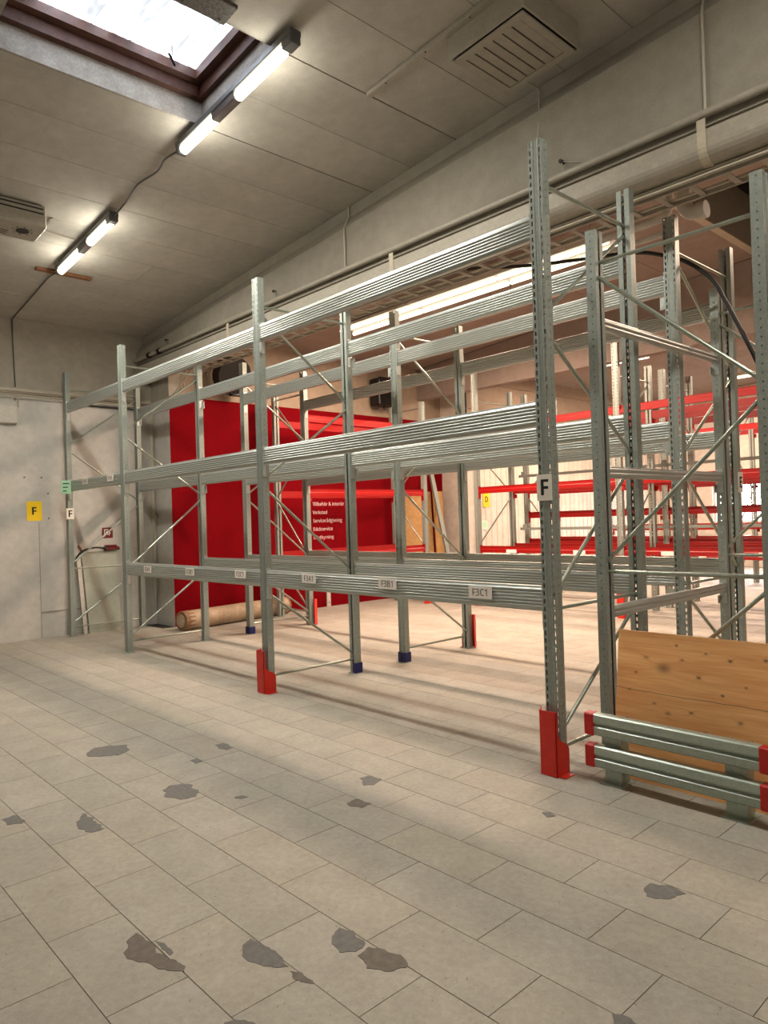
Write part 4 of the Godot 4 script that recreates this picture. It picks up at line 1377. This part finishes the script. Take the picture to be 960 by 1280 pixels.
	put(p2, "pipe", tube([Vector3(8.95, 3.975, -2.08), Vector3(9.40, 3.975, -2.08), Vector3(9.72, 3.975, -2.08)], 0.026, 10), M.white_paint)
	var p3 := thing("white_drain", "thick white drain pipe with a bend beside the dark skylight shaft", "pipe")
	el = [Vector3(9.86, 5.2, -1.92), Vector3(9.86, 4.2, -1.92)]
	for k in 6:
		var a := k / 5.0 * PI / 2
		el.append(Vector3(9.86 + 0.10 * (1 - cos(a)), 4.12 - 0.12 * sin(a), -1.92))
	el.append(Vector3(10.02, 4.0, -1.92))
	put(p3, "pipe", tube(el, 0.058, 14), M.white_paint)
	put(p3, "socket", tube([Vector3(9.97, 4.0, -1.92), Vector3(10.04, 4.0, -1.92)], 0.068, 14), M.white_paint)
	# black cable
	var bc := thing("black_cable", "thick black cable arching down behind the right-hand uprights", "cable")
	put(bc, "cable", tube(smooth_path([Vector3(7.6, 4.20, -1.9), Vector3(8.28, 4.065, -2.0), Vector3(8.81, 3.966, -2.0), Vector3(9.36, 3.87, -2.0), Vector3(9.64, 3.765, -2.0), Vector3(9.85, 3.64, -2.0), Vector3(10.03, 3.455, -2.0), Vector3(10.12, 3.274, -2.0), Vector3(10.255, 2.96, -2.0), Vector3(10.336, 2.76, -2.0), Vector3(10.44, 2.45, -2.0), Vector3(10.52, 1.6, -2.02), Vector3(10.55, 0.02, -2.05)], 0.05), 0.017, 8), M.rubber)

# ---------------------------------------------------------------- middle and far halls
func line_lamp(label: String, x0: float, x1: float, y: float, z: float, energy: float, twin: bool, group := "line lamps over the middle hall") -> void:
	var t := thing("line_lamp", label, "ceiling lamp", Vector3(x0, y, z), 0.0, group)
	var l := x1 - x0
	put(t, "housing", cbox(Vector3(l, 0.05, 0.36 if twin else 0.06), 0.006), M.white_paint, Vector3(l / 2, 0.065, 0))
	for k in 2:
		put(t, "suspension", tube([Vector3(l * (0.2 + 0.6 * k), 0.09, 0), Vector3(l * (0.2 + 0.6 * k), ry(x0 + l * (0.2 + 0.6 * k)) - y - 0.002, 0)], 0.004, 5), M.gear)
	for s in ([-0.14, 0.14] if twin else [0.0]):
		put(t, "tube", tube([Vector3(0.02, 0, s), Vector3(l - 0.02, 0, s)], 0.03, 12), M.warm_tube)
	area_light(t, Vector2(l, 0.34 if twin else 0.06), energy, WARM_WHITE, Vector3(l / 2, -0.045, 0))

func build_back_things() -> void:
	line_lamp("bright twin line lamp over the middle aisle, segment at left", 3.20, 4.84, 4.79, -3.95, WARM * 1.6, true)
	line_lamp("bright twin line lamp over the middle aisle, middle segment", 4.85, 6.49, 4.79, -3.95, WARM * 1.6, true)
	line_lamp("bright twin line lamp over the middle aisle, segment ending at the tall uprights", 6.50, 8.15, 4.79, -3.95, WARM * 1.6, true)
	line_lamp("short single tube over the middle aisle, left of the pair", 4.28, 4.92, 4.80, -5.06, WARM * 0.7, false)
	line_lamp("short single tube over the middle aisle, right of the pair", 5.38, 6.02, 4.80, -4.92, WARM * 0.7, false)
	line_lamp("single tube over the middle aisle, hidden by the near tall upright", 10.2, 11.6, 4.9, -4.75, WARM, false)
	line_lamp("far hall tube, left one under the sloping roof", 4.0, 5.4, 4.80, -10.2, WARM * 2.9, false, "line lamps over the far hall")
	line_lamp("far hall tube, right one under the sloping roof", 7.4, 8.8, 5.0, -10.2, WARM * 2.9, false, "line lamps over the far hall")
	line_lamp("far hall tube near the back window", 5.0, 6.4, 4.85, -14.6, WARM * 2.9, false, "line lamps over the far hall")
	# signs on the ribbed wall
	var face := PI / 2
	for s in [["D", -8.72, 2.0], ["C", -13.95, 1.93]]:
		var o := thing("aisle_sign", "yellow sign with a black letter %s on the ribbed wall" % s[0], "sign", Vector3(2.209, s[2], s[1]), face)
		put(o, "plate", cbox(Vector3(0.24, 0.34, 0.004), 0.001), M.yellow)
		put(o, "lettering", words(s[0], 0.13, "Droid Sans", true), M.ink, Vector3(0, 0, 0.0022))
	var g := thing("notice", "small green and white notice below the yellow D sign", "notice", Vector3(2.209, 1.43, -8.62), face)
	put(g, "sheet", cbox(Vector3(0.20, 0.20, 0.003), 0.001), M.plate)
	put(g, "print", box_mesh(Vector3(-0.07, -0.06, 0.0015), Vector3(0.07, 0.07, 0.0022)), M.green_tag)
	# boards at the end of the red wall
	var i := 0
	for b in [[-6.50, -7.38, 2.19, 0.10], [-7.40, -7.70, 2.20, 0.16], [-6.9, -7.30, 2.16, 0.05]]:
		var o := thing("timber_board", ["wide yellow-brown board leaning at the end of the red wall", "narrow yellow-brown board nearest the ribbed wall", "board behind the wide one at the end of the red wall"][i], "board", Vector3(1.62, 0, 0))
		var st := new_st()
		var d: float = b[3]
		hexa(st, [Vector3(d + 0.12, 0, b[1]), Vector3(d + 0.145, 0, b[1]), Vector3(d + 0.045, b[2], b[1]), Vector3(d + 0.02, b[2], b[1]),
			Vector3(d + 0.12, 0, b[0]), Vector3(d + 0.145, 0, b[0]), Vector3(d + 0.045, b[2], b[0]), Vector3(d + 0.02, b[2], b[0])])
		put(o, "board", done(st), M.osb)
		i += 1
	# spare upright frames leaning over
	var f := thing("spare_frame", "spare slotted upright frame leaning over before the yellow-brown boards", "rack frame", Vector3(2.86, 0, -6.75))
	var tilt := Basis(Vector3(0, 0, 1), 0.235)
	for k in 2:
		var u := put(f, "upright", upright_mesh(2.9), M.galv, Vector3(-0.02 - 0.5 * k, 0.02, -0.12 - 0.55 * k), tilt * Basis(Vector3.UP, -0.5))
	for q in [[0.5, 1.2], [1.3, 2.0], [2.0, 2.6]]:
		brace(f, tilt * Vector3(0, q[0], 0) + Vector3(-0.02, 0, -0.12), tilt * Vector3(0, q[1], 0) + Vector3(-0.52, 0, -0.67), M.brace)
